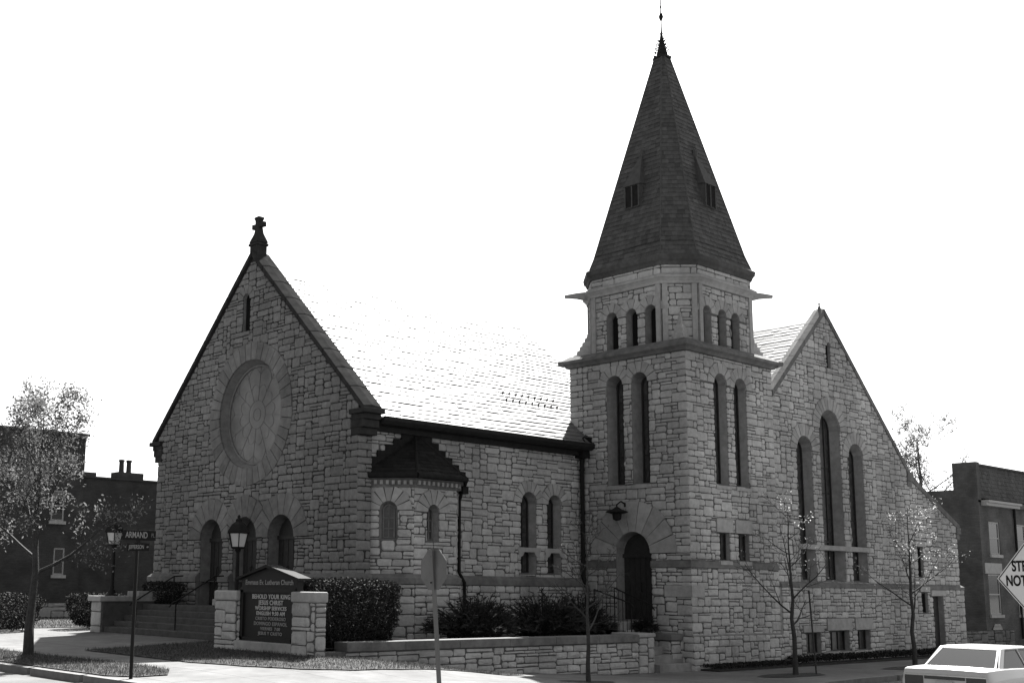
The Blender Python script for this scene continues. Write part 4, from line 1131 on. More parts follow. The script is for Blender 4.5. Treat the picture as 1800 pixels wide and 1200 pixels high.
for (p0, p1, lab) in (((9.1, -3.0, 1.0), (9.1, -1.6, 1.75), 'short iron handrail fixed beside the tower door steps'), ((8.0, -3.1, 1.05), (8.0, -1.7, 1.7), 'iron rail with upright bars left of the tower steps')):
    hr = thing('handrail', lab, 'handrail', 'handrails by the tower door')
    c = MB(); c.tube([p0, (p0[0], p0[1], p0[2]+.9)], .02, 6); c.build('post', 'iron', hr)
    c = MB(); c.tube([(p1[0], p1[1], p1[2]-.35), (p1[0], p1[1], p1[2]+.65)], .02, 6); c.build('post', 'iron', hr)
    c = MB(); c.tube([(p0[0], p0[1]-.12, p0[2]+.75), (p0[0], p0[1], p0[2]+.9), (p1[0], p1[1], p1[2]+.65)], .02, 6)
    for k in range(1, 9):
        f = k/9; q = Vector(p0)*(1-f)+Vector(p1)*f
        c.tube([q+Vector((0, 0, -.1)), q+Vector((0, 0, .88-.24*f))], .009, 5)
    c.build('rail', 'iron', hr)

# ------------------------------------------------------------------ notice board
nb = thing('notice_board', 'church notice board with white changeable letters between two stone piers', 'notice board')
FB = Fr((-4.3, 0, 0), (0, -1, 0), (-1, 0, 0))       # u = -y, seen from the street u runs left to right
mb = MB()
for (a, b, sd2) in ((-.2, .75, 330), (3.05, 3.92, 331)):
    fr = FB
    mb = MB(); mb.prism([FB.P(a, .3, 0), FB.P(b, .3, 0), FB.P(b, 1.98, 0), FB.P(a, 1.98, 0)], -FB.n*.3, 0)
    ashlar(mb, FB, a, b, .7, 1.98, seed=sd2, tall=.3, cell=(.15, .11))
    fs = Fr((0, -b, 0), (1, 0, 0), (0, -1, 0)); ashlar(mb, fs, -4.3, -4.0, .7, 1.98, seed=sd2+5, tall=.3, cell=(.15, .11))
    p_ = mb.build('pier', ['mortar', 'stone'], nb)
    mb = MB(); mb.prism([FB.P(a-.03, 1.98, .05), FB.P(b+.03, 1.98, .05), FB.P(b+.03, 2.22, .05), FB.P(a-.03, 2.22, .05)], -FB.n*.4); mb.build('cap_stone', 'dressed', p_, bevel=.04)
mb = MB(); mb.prism([FB.P(.72, .78, .04), FB.P(3.08, .78, .04), FB.P(3.08, 1.04, .04), FB.P(.72, 1.04, .04)], -FB.n*.45)
mb.prism([FB.P(.5, .5, .08), FB.P(3.92, .5, .08), FB.P(3.92, .78, .08), FB.P(.5, .78, .08)], -FB.n*.5)
mb.build('sill', 'dressed', nb, bevel=.02)
mb = MB()
mb.prism([FB.P(.76, 1.05, -.12), FB.P(3.04, 1.05, -.12), FB.P(3.04, 2.50, -.12), FB.P(1.90, 2.78, -.12), FB.P(.76, 2.50, -.12)], -FB.n*.18, 0)
for (u0, v0, u1, v1) in ((.78, 1.05, .90, 2.24), (2.90, 1.05, 3.02, 2.24), (.78, 1.05, 3.02, 1.13), (.78, 2.18, 3.02, 2.30)):
    mb.prism([FB.P(u0, v0, -.118), FB.P(u1, v0, -.118), FB.P(u1, v1, -.118), FB.P(u0, v1, -.118)], FB.n*.05, 0)
cab = mb.build('cabinet', 'board', nb)
mb = MB()
for s in (-1, 1):
    mb.loft([[FB.P(1.90, 2.77, d) for d in (-.02,)]+[FB.P(1.90, 2.84, -.02), FB.P(1.90, 2.84, -.40), FB.P(1.90, 2.77, -.40)], [FB.P(1.90+s*1.32, 2.47, -.02), FB.P(1.90+s*1.32, 2.52, -.02), FB.P(1.90+s*1.32, 2.52, -.40), FB.P(1.90+s*1.32, 2.47, -.40)]])
mb.build('board_roof', 'lead', nb)
def wall_M(fr, u, v, d): # text matrix on a wall frame
    X, Z = fr.u, Vector((0, 0, 1)); Nn = fr.n
    m = Matrix((X, Z, Nn)).transposed().to_4x4(); m.translation = fr.P(u, v, d); return m
text_mesh('heading', 'Emmaus Ev. Lutheran Church', .165, 'letter_grey', wall_M(FB, 1.92, 2.42, -.112), cab, ext=.003, bold=.002)
lines = [('BEHOLD YOUR KING', .150, 2.085, 'letter_white', 1.0), ('JESUS CHRIST', .150, 1.945, 'letter_white', 1.0), ('WORSHIP SERVICES', .125, 1.815, 'letter_white', 1.06), ('ENGLISH 9:30 AM', .125, 1.695, 'letter_white', 1.1), ('CRISTO PODEROSO', .105, 1.575, 'letter_grey', 1.2), ('DOMINGO ESPANOL', .115, 1.455, 'letter_grey', 1.15), ('VIERNES  7:00', .10, 1.34, 'letter_grey', 1.2), ('JESUS Y CRISTO', .105, 1.23, 'letter_grey', 1.2)]
for s, z, v, m_, sx in lines:
    text_mesh('letter_row', s, z, m_, wall_M(FB, 2.02, v, -.112), cab, ext=.004, sx=sx, bold=.002, space=1.12)

# ------------------------------------------------------------------ street signs
def rotz_fr(x, y, z, ang): return Fr((x, y, z), (-sin(ang), cos(ang), 0), (cos(ang), sin(ang), 0))
# street name pole
sx_, sy_ = -9.40, -5.03
gz = H(sx_, sy_)
sn = thing('street_name_sign', 'thin steel pole carrying ARMAND PL over JEFFERSON AV blades', 'street sign')
mb = MB(); mb.tube([(sx_, sy_, gz-.1), (sx_, sy_, gz+2.76)], .035, 10); mb.build('pole', 'iron', sn)
fa = rotz_fr(sx_, sy_, 0, radians(-100))
def blade(fr, u0, u1, v0, v1, txt, size, tmat, sx=1):
    b = MB(); b.prism([fr.P(u0, v0, -.008), fr.P(u1, v0, -.008), fr.P(u1, v1, -.008), fr.P(u0, v1, -.008)], fr.n*.012)
    bl = b.build('name_blade', 'sign_dark', sn, bevel=.003)
    for t, u, s, m_ in txt: text_mesh('lettering', t, s, m_, wall_M(fr, u, (v0+v1)/2, .006), bl, ext=.002, sx=sx, bold=.001)
fa = Fr((sx_, sy_-.04, 0), (sin(radians(80)), -cos(radians(80)), 0), (-cos(radians(80)), -sin(radians(80)), 0))
blade(fa, -.31, .34, gz+2.56, gz+2.75, [('ARMAND', -.04, .165, 'letter_grey'), ('PL', .28, .11, 'sign_back')], .2, 'letter_white', .62)
fj = Fr((sx_-.04, sy_, 0), (sin(radians(35)), -cos(radians(35)), 0), (-cos(radians(35)), -sin(radians(35)), 0))
blade(fj, -.17, .29, gz+2.36, gz+2.505, [('JEFFERSON', .03, .105, 'letter_grey'), ('AV', .26, .05, 'letter_grey')], .1, 'letter_white', .62)
mb = MB(); mb.box(sx_-.04, sx_+.04, sy_-.04, sy_+.04, gz+2.505, gz+2.56); mb.build('bracket', 'iron', sn)
# stop sign seen from behind
px_, py_ = -5.45, -9.25; gz = H(px_, py_)
ss = thing('stop_sign', 'octagonal road sign on a leaning post, its blank grey back to us', 'road sign')
mb = MB(); Lx = Vector((-.10, .12, 0))
b0, b1 = Vector((px_, py_, gz-.2)), Vector((px_, py_, gz))+Vector((-.13, .10, 2.50))
d_ = (b1-b0)
mb.loft([[p+Vector(q) for q in ((-.03, -.03, 0), (-.03, .03, 0), (.03, .03, 0), (.03, -.03, 0))] for p in (b0, b1)])
mb.build('post', 'iron_grey', ss)
an = radians(-3)
fo = rotz_fr(b1.x+.045, b1.y, b1.z-.42, an)
mb = MB(); ro = .40
pts = [fo.P(ro*cos(pi/8+pi/4*k), .06+ro*sin(pi/8+pi/4*k), -.002) for k in range(8)]
mb.prism(pts, fo.n*.004); pl = mb.build('sign_plate', 'sign_back', ss)
mb = MB()
for v in (.30, -.18): mb.lathe(fo.P(0, v, -.06), [(.018, -.005), (.018, .008), (.0, .01)], 6, axis=-fo.n)
mb.build('bolts', 'iron', ss)
# warning diamond
dx_, dy_ = -3.55, -18.86; gz = hS(dx_)
ws = thing('street_warning_sign', 'diamond road sign reading STREET NOT THRU at the right edge', 'road sign')
mb = MB(); mb.box(dx_-.035, dx_+.035, dy_-.05, dy_+.02, gz-.2, gz+2.5); mb.build('post', 'bumper', ws)
fd = rotz_fr(dx_-.06, dy_+.03, 2.56, radians(160))
fd = Fr(fd.o, -fd.u, fd.n)
fd = Fr(fd.o, (sin(radians(160)), -cos(radians(160)), 0), fd.n)
if fd.u.cross(Vector((0, 0, 1))).dot(fd.n) < 0: fd = Fr(fd.o, -fd.u, fd.n)
hd = .535
def dia(r, d): return [fd.P(r*.999*cos(pi/2*k), r*sin(pi/2*k), d) for k in range(4)]
mb = MB(); mb.prism(dia(hd, 0), fd.n*.004, 0); sp_ = mb.build('sign_plate', 'sign_face', ws, bevel=.001)
mb = MB()
o_, i_ = dia(hd-.02, .006), dia(hd-.04, .006)
for k in range(4): mb.add([o_[k], o_[(k+1) % 4], i_[(k+1) % 4], i_[k]], [(0, 1, 2, 3)])
mb.build('border', 'sign_dark', sp_)
text_mesh('lettering', 'STREET', .195, 'sign_dark', wall_M(fd, -.03, .16, .006), sp_, ext=.001, sx=.78, bold=.006)
text_mesh('lettering', 'NOT THRU', .195, 'sign_dark', wall_M(fd, 0, -.035, .006), sp_, ext=.001, sx=.78, bold=.006)
b = MB(); ar = [(-.03, -.30), (.03, -.30), (.03, -.20), (.08, -.20), (0, -.12), (-.08, -.20), (-.03, -.20)]

# ------------------------------------------------------------------ plants
def leaf_quad(mb, p, s, rng, mat=0, asp=.6, nrm=None):
    d = Vector((rng.gauss(0, 1), rng.gauss(0, 1), rng.gauss(0, 1))).normalized()
    a = d.orthogonal().normalized(); ang = rng.uniform(0, 2*pi)
    b = d.cross(a); a, b = a*cos(ang)+b*sin(ang), b*cos(ang)-a*sin(ang)
    a *= s; b *= s*asp
    mb.add([p-a, p+b*.8-a*.1, p+a, p-b*.8-a*.1], [(0, 1, 2, 3)], mat, rng.random())
def branch(tb, tips, p, d, L, r, lev, rng, spec):
    n = spec.get('seg', 5); pts = [p]; rad = [r]
    d = d.normalized()
    for i in range(n):
        d = (d+Vector((rng.gauss(0, 1), rng.gauss(0, 1), rng.gauss(0, .6)))*spec['wob']+Vector((0, 0, spec['up'][min(lev, len(spec['up'])-1)]))).normalized()
        p = p+d*(L/n); pts.append(p); rad.append(max(r*(1-.75*(i+1)/n), spec.get('rmin', .004)))
    tb.tube(pts, rad, 5 if lev < 2 else 4, caps=False)
    if lev >= spec['levels']:
        tips.append((pts, L)); return
    k = spec['kids'][min(lev, len(spec['kids'])-1)]
    for j in range(k):
        f = spec.get('start', .25)+(1-spec.get('start', .25))*(j+rng.random())/k
        i = min(int(f*n), n-1); q = pts[i]+(pts[i+1]-pts[i])*(f*n-i)
        dd = (pts[i+1]-pts[i]).normalized()
        o = dd.orthogonal().normalized(); o = Matrix.Rotation(rng.uniform(0, 2*pi), 3, dd) @ o
        a = radians(rng.uniform(*spec['ang']))
        branch(tb, tips, q, dd*cos(a)+o*sin(a), L*spec['ratio']*rng.uniform(.7, 1.15)*(1.1-.5*f), r*(1-.7*f)*.6, lev+1, rng, spec)
    tips.append((pts[-3:], L*.3))
def tree(name, label, x, y, z, h, r, seed, bark, leafm, spec, nleaf, ls, group=None, th=.25, nlimb=9, limbL=.45, lean=(0, 0), lang=(40, 65), cluster=.07, topspread=0):
    rng = random.Random(seed)
    t = thing(name, label, 'tree', group)
    tb = MB(); tips = []
    pts = []; n = 9
    for i in range(n+1):
        f = i/n
        pts.append(Vector((x+lean[0]*f*f*h+rng.gauss(0, .005*h)*(f > 0), y+lean[1]*f*f*h+rng.gauss(0, .005*h)*(f > 0), z+h*f)))
    tb.tube([pts[0]-Vector((0, 0, .1))]+pts, [r*1.35]+[max(r*(1.12-f*1.05) if i else r*1.2, .006) for i, f in enumerate([k/n for k in range(n+1)])], 9)
    for j in range(nlimb):
        f = th+(1-th)*(j+.5*rng.random())/nlimb; i = min(int(f*n), n-1)
        q = pts[i]+(pts[i+1]-pts[i])*(f*n-i)
        az = j*2.4+rng.uniform(-.4, .4); a = radians(rng.uniform(*lang))
        d = Vector((sin(a)*cos(az), sin(a)*sin(az), cos(a)))
        branch(tb, tips, q, d, h*limbL*(1.15-.75*f)*rng.uniform(.8, 1.15), r*(1.05-f)*.55+.004, 1, rng, spec)
    tips.append((pts[-3:], .2*h))
    tb.build('trunk', bark, t)
    lb = MB()
    tot = sum(len(p)*1.0 for p, L in tips)
    for k in range(nleaf):
        p, L = tips[rng.randrange(len(tips))]
        i = rng.randrange(max(1, len(p)//3), len(p)) if len(p) > 3 else rng.randrange(len(p))
        q = p[i]+Vector((rng.gauss(0, cluster), rng.gauss(0, cluster), rng.gauss(0, cluster)))
        leaf_quad(lb, q, ls*rng.uniform(.6, 1.4), rng)
    lb.build('crown', leafm, t)
    return t
SP_young = dict(wob=.10, up=(.0, .06, .05, .03), levels=3, kids=(0, 4, 4), ang=(25, 55), ratio=.55, start=.2, seg=5)
SP_full = dict(wob=.13, up=(.0, .05, .02, .0), levels=3, kids=(0, 6, 5), ang=(30, 65), ratio=.55, start=.2, seg=5)
tz = H(-8.35, 1.9)
tree('street_tree', 'larger street tree in pale new leaf at the left edge by the kerb', -8.4, 1.8, tz, 5.9, .11, 4, 'bark', 'leaf_bright', SP_full, 9500, .038, None, .32, 14, .42, lang=(38, 72), cluster=.11)
tree('young_tree', 'thin young street tree before the tower steps, nearly bare', 0.95, -7.35, H(.95, -7.35), 3.5, .05, 9, 'bark', 'leaf_hedge', SP_young, 120, .022, 'young trees along the side street', .30, 10, .42, cluster=.05, lang=(45, 70))
tree('young_tree', 'young street tree with bright leaf tufts before the triple transept windows', 10.85, -6.7, 0, 4.75, .07, 12, 'bark', 'leaf_pale', SP_young, 420, .028, 'young trees along the side street', .28, 10, .42, lean=(-.02, 0), cluster=.06)
tree('young_tree', 'young street tree before the small aisle door at the far right', 17.5, -7.0, 0, 5.1, .07, 21, 'bark', 'leaf_pale', SP_young, 800, .027, 'young trees along the side street', .30, 11, .40, lean=(.01, 0), cluster=.08)
tree('bare_tree', 'bare winter tree rising behind the transept aisle roof', 54.8, 10.0, 0, 12.4, .26, 33, 'bark_mid', 'leaf_bright', dict(wob=.16, up=(0, .06, .03, 0), levels=4, kids=(0, 6, 5, 4), ang=(28, 65), ratio=.58, start=.15, seg=5, rmin=.011), 5000, .06, None, .45, 12, .50, lean=(.01, 0), cluster=.15, lang=(35, 65))
# tree stake
stk = MB(); stk.tube([(11.5, -6.98, -.1), (11.42, -6.9, 2.35)], .025, 7); stk.lathe((11.42, -6.9, 2.35), [(.03, -.06), (.035, 0), (.02, .05)], 7)
tag(stk.build('tree_stake', 'bark'), 'thin dark stake standing beside the middle young tree', 'stake')
def foliage_box(name, label, cx, cy, z0, z1, wx, wy, seed, n, ls, mat='leaf_hedge', taper=0.0, rnd=.25, rot=0, group=None, cat='hedge', rough=.05):
    """clipped hedge: twiggy stems, a dense leafy surface and leaves inside"""
    rng = random.Random(seed)
    t = thing(name, label, cat, group)
    st_ = MB()
    for k in range(14):
        a, b = rng.uniform(-.6, .6), rng.uniform(-.6, .6)
        p0 = Vector((cx+a*wx*.5, cy+b*wy*.5, z0-.05)); p1 = Vector((cx+a*wx*.8, cy+b*wy*.8, z0+(z1-z0)*.8))
        st_.tube([p0, (p0+p1)/2+Vector((rng.gauss(0, .04), rng.gauss(0, .04), 0)), p1], [.02, .014, .006], 5)
    st_.build('stems', 'bark', t)
    lb = MB(); c_, s_ = cos(rot), sin(rot)
    for k in range(n):
        while True:
            u, v, w_ = rng.uniform(-1, 1), rng.uniform(-1, 1), rng.uniform(-1, 1)
            # superellipsoid surface shell
            e = 5.0
            m = (abs(u)**e+abs(v)**e+abs(w_)**e)**(1/e)
            if m < .05: continue
            f = rng.uniform(.86, 1.0) if rng.random() < .8 else rng.uniform(.3, .9)
            u, v, w_ = u/m*f, v/m*f, w_/m*f
            break
        tz_ = (w_+1)/2
        k_ = 1-taper*(1-tz_)
        lump = 1+rough*sin(u*5+seed)*cos(v*4+w_*6)
        X = u*wx/2*k_*lump; Y = v*wy/2*k_*lump
        p = Vector((cx+X*c_-Y*s_, cy+X*s_+Y*c_, z0+(z1-z0)*tz_))+Vector((rng.gauss(0, .02), rng.gauss(0, .02), rng.gauss(0, .025)))
        leaf_quad(lb, p, ls*rng.uniform(.6, 1.4), rng)
    lb.build('foliage', mat, t)
    return t
foliage_box('clipped_hedge', 'tall clipped evergreen hedge behind the notice board by the wall', -2.45, -2.75, .9, 2.52, 3.0, 1.3, 1, 24000, .034, taper=.22)
foliage_box('clipped_hedge', 'clipped hedge beside the pier of the left lamp', -1.75, 11.7, .95, 2.02, 1.9, 1.9, 2, 12000, .034, taper=.35)
foliage_box('clipped_hedge', 'clipped hedge at the left edge behind the street tree', -4.6, 13.2, .85, 2.0, 2.6, 3.6, 3, 16000, .036, taper=.25)
foliage_box('clipped_bush', 'dark rounded bush against the front wall left of the doors', -.75, 9.0, 1.75, 2.42, .9, 1.9, 4, 5000, .03, taper=.3, cat='bush')
def juniper(label, cx, cy, z0, rx, ry, h, seed, n):
    rng = random.Random(seed)
    t = thing('juniper_shrub', label, 'shrub', 'junipers behind the retaining wall')
    st_ = MB(); lb = MB()
    for k in range(n):
        a = rng.uniform(0, 2*pi); rr = sqrt(rng.random())
        tx, ty = cx+rx*rr*cos(a), cy+ry*rr*sin(a)
        tzp = z0+h*(1-rr**2.2*.75)*rng.uniform(.6, 1.05)
        p0 = Vector((cx+rx*.25*rr*cos(a), cy+ry*.25*rr*sin(a), z0)); p2 = Vector((tx, ty, tzp)); p1 = p0*.45+p2*.55+Vector((0, 0, .22))
        pts = [p0*(1-f)**2+p1*2*f*(1-f)+p2*f*f for f in [i/6 for i in range(7)]]
        st_.tube(pts, [.016*(1-i/7)+.003 for i in range(7)], 4, caps=False)
        for i in range(2, 7):
            for q in range(5):
                f = rng.random(); c = pts[i-1]*(1-f)+pts[i]*f
                d = (pts[i]-pts[i-1]).normalized()*.7+Vector((rng.gauss(0, 1), rng.gauss(0, 1), rng.gauss(.1, 1)))*.45
                d = d.normalized()*rng.uniform(.08, .18); s_ = d.orthogonal().normalized()*.022
                lb.add([c-s_, c+s_, c+d+s_*.3, c+d-s_*.3], [(0, 1, 2, 3)], 0, rng.random())
    st_.build('stems', 'bark', t); lb.build('foliage', 'leaf_juniper', t)
juniper('rounded juniper behind the low wall just right of the turret', 2.3, -2.3, .9, 1.75, 1.1, 1.35, 1, 260)
juniper('middle juniper spreading behind the low wall below the paired nave windows', 5.2, -2.2, .9, 1.9, 1.15, 1.45, 2, 280)
juniper('juniper left of the tower door above the wall end', 7.3, -1.7, .9, 1.2, 1.1, 1.4, 3, 200)
juniper('small dark shrub at the top of the tower steps', 8.9, -2.9, 1.0, .42, .4, .55, 5, 70)
# low ground cover along the transept wall
gc = MB(); rng = random.Random(4)
for k in range(9000):
    x = rng.uniform(9.95, 28.5); y = rng.uniform(-4.8, -4.15)
    hh = .26*rng.uniform(.3, 1)*(1 if x > 14.5 else .55)
    leaf_quad(gc, Vector((x, y, .05+hh)), .04, rng)
tag(gc.build('ground_cover', 'leaf_hedge'), kind='stuff')
# grass blades
def inside(x, y, poly):
    c = False
    for i in range(len(poly)):
        (x1_, y1_), (x2_, y2_) = poly[i], poly[i-1]
        if (y1_ > y) != (y2_ > y) and x < (x2_-x1_)*(y-y1_)/(y2_-y1_)+x1_: c = not c
    return c
gb = MB(); rng = random.Random(6)
def blades(poly, n, zfun, hmin=.03, hmax=.09, w_=.008):
    xs = [p[0] for p in poly]; ys = [p[1] for p in poly]; k = 0
    while k < n:
        x, y = rng.uniform(min(xs), max(xs)), rng.uniform(min(ys), max(ys))
        if not inside(x, y, poly): continue
        k += 1; z = zfun(x, y); a = rng.uniform(0, pi); hh = rng.uniform(hmin, hmax); s_ = Vector((cos(a), sin(a), 0))*w_
        p = Vector((x, y, z)); q = p+Vector((rng.gauss(0, .025), rng.gauss(0, .025), hh))
        gb.add([p-s_, p+s_, q], [(0, 1, 2)], 0, rng.random())
Hl = lambda x, y: H(x, y)+.015
blades([p for p in LAWN], 14000, Hl)
blades([(-9.5, 8), (-8.1, 8), (-8.05, 1.0), (-7.9, -2.4), (-8.1, -4.2), (-8.6, -5.0), (-9.2, -4.9), (-9.5, -4.2)], 9000, Hl)
blades([(-6.2, 15.5), (-3.2, 13.2), (-1.2, 12.0), (8, 12.0), (8, 24), (-6.2, 24)], 9000, Hl, .04, .1, .014)
tag(gb.build('grass', 'blade'), kind='stuff')

# ------------------------------------------------------------------ neighbours
def sash(fr, u0, u1, v0, v1, parent, lintel=True):
    mb = MB()
    d = -.08
    def pb(a, b, c, e, d0=d, th=.05): mb.prism([fr.P(a, c, d0), fr.P(b, c, d0), fr.P(b, e, d0), fr.P(a, e, d0)], fr.n*th, 0)
    pb(u0, u0+.07, v0, v1); pb(u1-.07, u1, v0, v1); pb(u0+.07, u1-.07, v1-.07, v1); pb(u0+.07, u1-.07, v0, v0+.07); pb(u0+.07, u1-.07, (v0+v1)/2-.03, (v0+v1)/2+.03)
    w_ = mb.build('window', 'white', parent)
    mb = MB(); mb.add([fr.P(u0, v0, -.06), fr.P(u1, v0, -.06), fr.P(u1, v1, -.06), fr.P(u0, v1, -.06)], [(0, 1, 2, 3)]); mb.build('pane', 'winglass', w_)
    mb = MB(); mb.prism([fr.P(u0-.08, v0-.14, -.05), fr.P(u1+.08, v0-.14, -.05), fr.P(u1+.08, v0-.002, -.05), fr.P(u0-.08, v0-.002, -.05)], fr.n*.13); mb.build('sill', 'sillstone', w_)
def wall_open(mb, fr, poly, rects, mat=0):
    backing(mb, fr, poly, [Op('rect', a, b, c, d, 0, 0, .14, 0) for a, b, c, d in rects], mat, mat)
# left: dark brick block
lbd = thing('brick_building', 'dark flat-roofed brick building behind the left street tree', 'building')
FL = Fr((0, 24, 0), (1, 0, 0), (0, -1, 0))
r1 = [(2.08, 2.70, 5.05, 6.40), (2.32, 2.84, 2.70, 3.88), (-1.2, -.5, 5.05, 6.40), (-1.0, -.4, 2.70, 3.88), (-4.4, -3.7, 5.05, 6.4), (-4.4, -3.7, 2.7, 3.88)]
mb = MB(); wall_open(mb, FL, [(-8, .2), (3.56, .2), (3.56, 8.92), (-8, 9.05)], r1)
mb.add([(3.56, 24, .2), (3.56, 40, .2), (3.56, 40, 8.9), (3.56, 24, 8.92), (-8, 24, .2), (-8, 40, .2), (-8, 40, 9.0), (-8, 24, 9.05)], [(0, 1, 2, 3), (4, 5, 6, 7), (3, 2, 6, 7), (1, 5, 6, 2)])
mb.build('wall', 'brick', lbd)
mb = MB(); mb.box(-8.1, 3.70, 23.9, 24.3, 8.90, 9.02); mb.box(3.5, 3.72, 24.3, 40, 8.90, 9.02); mb.build('parapet_coping', 'brick', lbd)
for r in r1: sash(FL, *r, lbd)
mb = MB(); FLs = FL.off(.05); mb.prism([FL.P(-8, .2, 0), FL.P(3.5, .2, 0), FL.P(3.5, 1.5, 0), FL.P(-8, 1.5, 0)], FL.n*.05, 0)
ashlar(mb, FLs, -8, 3.5, .6, 1.5, seed=400, tall=.5, cell=(.2, .18)); mb.build('stone_base', ['mortar', 'dressed'], lbd)
lb2 = thing('brick_annex', 'lower dark brick wing with twin chimney pots left of the gable', 'building')
mb = MB(); FL2 = Fr((0, 24.1, 0), (1, 0, 0), (0, -1, 0))
mb.box(3.6, 22, 24.1, 40, .2, 7.06); mb.build('wall', 'brick', lb2)
mb = MB(); mb.box(3.6, 22.1, 24.0, 24.4, 7.06, 7.14); mb.build('parapet_coping', 'brick', lb2)
mb = MB(); mb.box(3.62, 4.3, 24.3, 25, 7.14, 7.34); mb.build('chimney', 'brick', lb2)
mb = MB(); mb.box(5.38, 6.70, 24.3, 25.0, 7.14, 7.46); ch = mb.build('chimney', 'brick', lb2)
for cx in (5.72, 6.10):
    mb = MB(); mb.lathe((cx, 24.65, 7.46), [(.14, 0), (.12, .08), (.11, .5), (.14, .53), (.14, .6), (.09, .62)], 10); mb.build('chimney_pot', 'brick', ch)
# distant steeple
stp = thing('distant_steeple', 'tiny pointed steeple poking above the dark brick building', 'steeple')
mb = MB(); mb.box(11.4, 12.8, 84.3, 85.7, 0, 15.9); mb.build('tower', 'brick', stp)
mb = MB(); mb.lathe((12.1, 85, 15.9), [(.75, 0), (.42, .55), (.06, 2.9), (.0, 3.1)], 8); mb.build('spire', 'slate_dark', stp)
# right: brick row house
rh = thing('row_house', 'dark brick two-storey house with white sashes and tall side parapet', 'house')
HX, HY = 34.9, -2.0
FH = Fr((0, HY, 0), (1, 0, 0), (0, -1, 0)); FHw = Fr((HX, 0, 0), (0, 1, 0), (-1, 0, 0))
r2 = [(35.82, 36.95, 4.15, 5.65), (38.85, 39.95, 4.15, 5.65), (35.4, 36.65, 1.42, 3.25), (38.6, 39.7, 1.42, 3.25), (42, 43.2, 4.15, 5.65), (42, 43.2, 1.42, 3.25)]
mb = MB(); wall_open(mb, FH, [(HX, -.1), (50, -.1), (50, 6.6), (HX, 6.6)], r2)
mb.add([(HX, HY, -.1), (HX, 18, -.1), (HX, 18, 7.1), (HX, -.9, 7.1), (HX, -.9, 8.35), (HX, HY, 8.35)], [(0, 1, 2, 3, 4, 5)])
mb.add([(HX+.35, HY, 6.5), (HX+.35, HY, 8.35), (HX+.35, -.9, 8.35), (HX+.35, -.9, 7.1), (HX+.35, 18, 7.1), (HX+.35, 18, 6.5)], [(0, 1, 2, 3, 4, 5)])
mb.add([(HX, HY, 8.35), (HX+.35, HY, 8.35), (HX+.35, -.9, 8.35), (HX, -.9, 8.35)], [(0, 1, 2, 3)]); mb.add([(HX, -.9, 7.1), (HX+.35, -.9, 7.1), (HX+.35, -.9, 8.35), (HX, -.9, 8.35)], [(0, 1, 2, 3)])
mb.add([(HX, HY, 6.5), (HX+.35, HY, 6.5), (HX+.35, HY, 8.35), (HX, HY, 8.35)], [(0, 1, 2, 3)])
mb.add([(HX, -.9, 7.1), (HX+.35, -.9, 7.1), (HX+.35, 18, 7.1), (HX, 18, 7.1)], [(0, 1, 2, 3)])
mb.add([(50, HY, -.1), (50, 18, -.1), (50, 18, 7), (50, HY, 7)], [(0, 1, 2, 3)])
mb.build('wall', 'brick2', rh)
for r in r2: sash(FH, *r, rh)
mb = MB(); rng = random.Random(2)
slates(mb, (HX+.35, HY+.05, 6.7), (1, 0, 0), (0, .35, 1.6), 14.6, 1.68, .2, .25, rng)
mb.add([(HX+.35, HY+.05, 6.68), (50, HY+.05, 6.68), (50, HY+.42, 8.3), (HX+.35, HY+.42, 8.3), (50, HY+.6, 6.9), (HX+.35, HY+.6, 6.9), (50, 18, 6.6), (HX+.35, 18, 6.6)], [(0, 1, 2, 3), (3, 2, 4, 5), (5, 4, 6, 7)])
mb.box(HX+.35, 50, HY+.3, HY+.6, 8.28, 8.36)
mb.build('mansard_roof', 'slate_dark', rh)
mb = MB(); mb.box(HX+.3, 38.9, HY-.35, HY+.05, 6.50, 6.60); mb.box(HX+.3, 38.9, HY-.25, HY-.002, 6.36, 6.498); mb.build('cornice', 'white', rh)
mb = MB(); mb.box(38.95, 50, HY-.25, HY+.05, 6.36, 6.60); mb.build('cornice', 'brick2', rh)
mb = MB(); mb.box(35.1, 36.9, HY-.03, HY-.001, 3.27, 3.75); mb.build('window_hood', 'sillstone', rh)
mb = MB(); mb.tube([(38.6, HY-.08, 6.4), (38.6, HY-.08, .3)], .06, 8); mb.build('downspout', 'iron', rh)
mb = MB(); mb.prism([FH.P(35.5, .45, .0), FH.P(36.5, .45, .0), FH.P(36.5, .8, .0), FH.P(36.3, 1.0, 0), FH.P(35.7, 1.0, 0), FH.P(35.5, .8, .0)], FH.n*.03); mb.build('basement_window', 'winglass', rh)
mb = MB(); mb.box(33.2, HX+.5, .8, 1.4, 6.9, 7.3) if 0 else None
# shed roof edge between church and house
shd = thing('rear_outbuilding', 'low outbuilding with pale roof edge between church and row house', 'outbuilding')
mb = MB(); mb.box(36.0, 42, 12, 20, 0, 8.1) if 0 else mb.box(33.4, 34.85, 4.5, 9, 0, 7.0); mb.build('wall', 'brick2', shd)
mb = MB(); mb.box(33.1, 34.86, 4.2, 9.2, 7.0, 7.16); mb.build('roof', 'white', shd)
# low garden wall between
gw = MB(); FG = Fr((0, -3.2, 0), (1, 0, 0), (0, -1, 0)); gw.box(28.7, 34.8, -3.2, -2.85, -.3, .8)
ashlar(gw, FG, 28.7, 34.8, 0, .8, seed=420, tall=.2, cell=(.16, .12))
tag(gw.build('garden_wall', ['mortar_dark', 'trim']), 'low rough stone wall between the church and the brick house', 'wall')

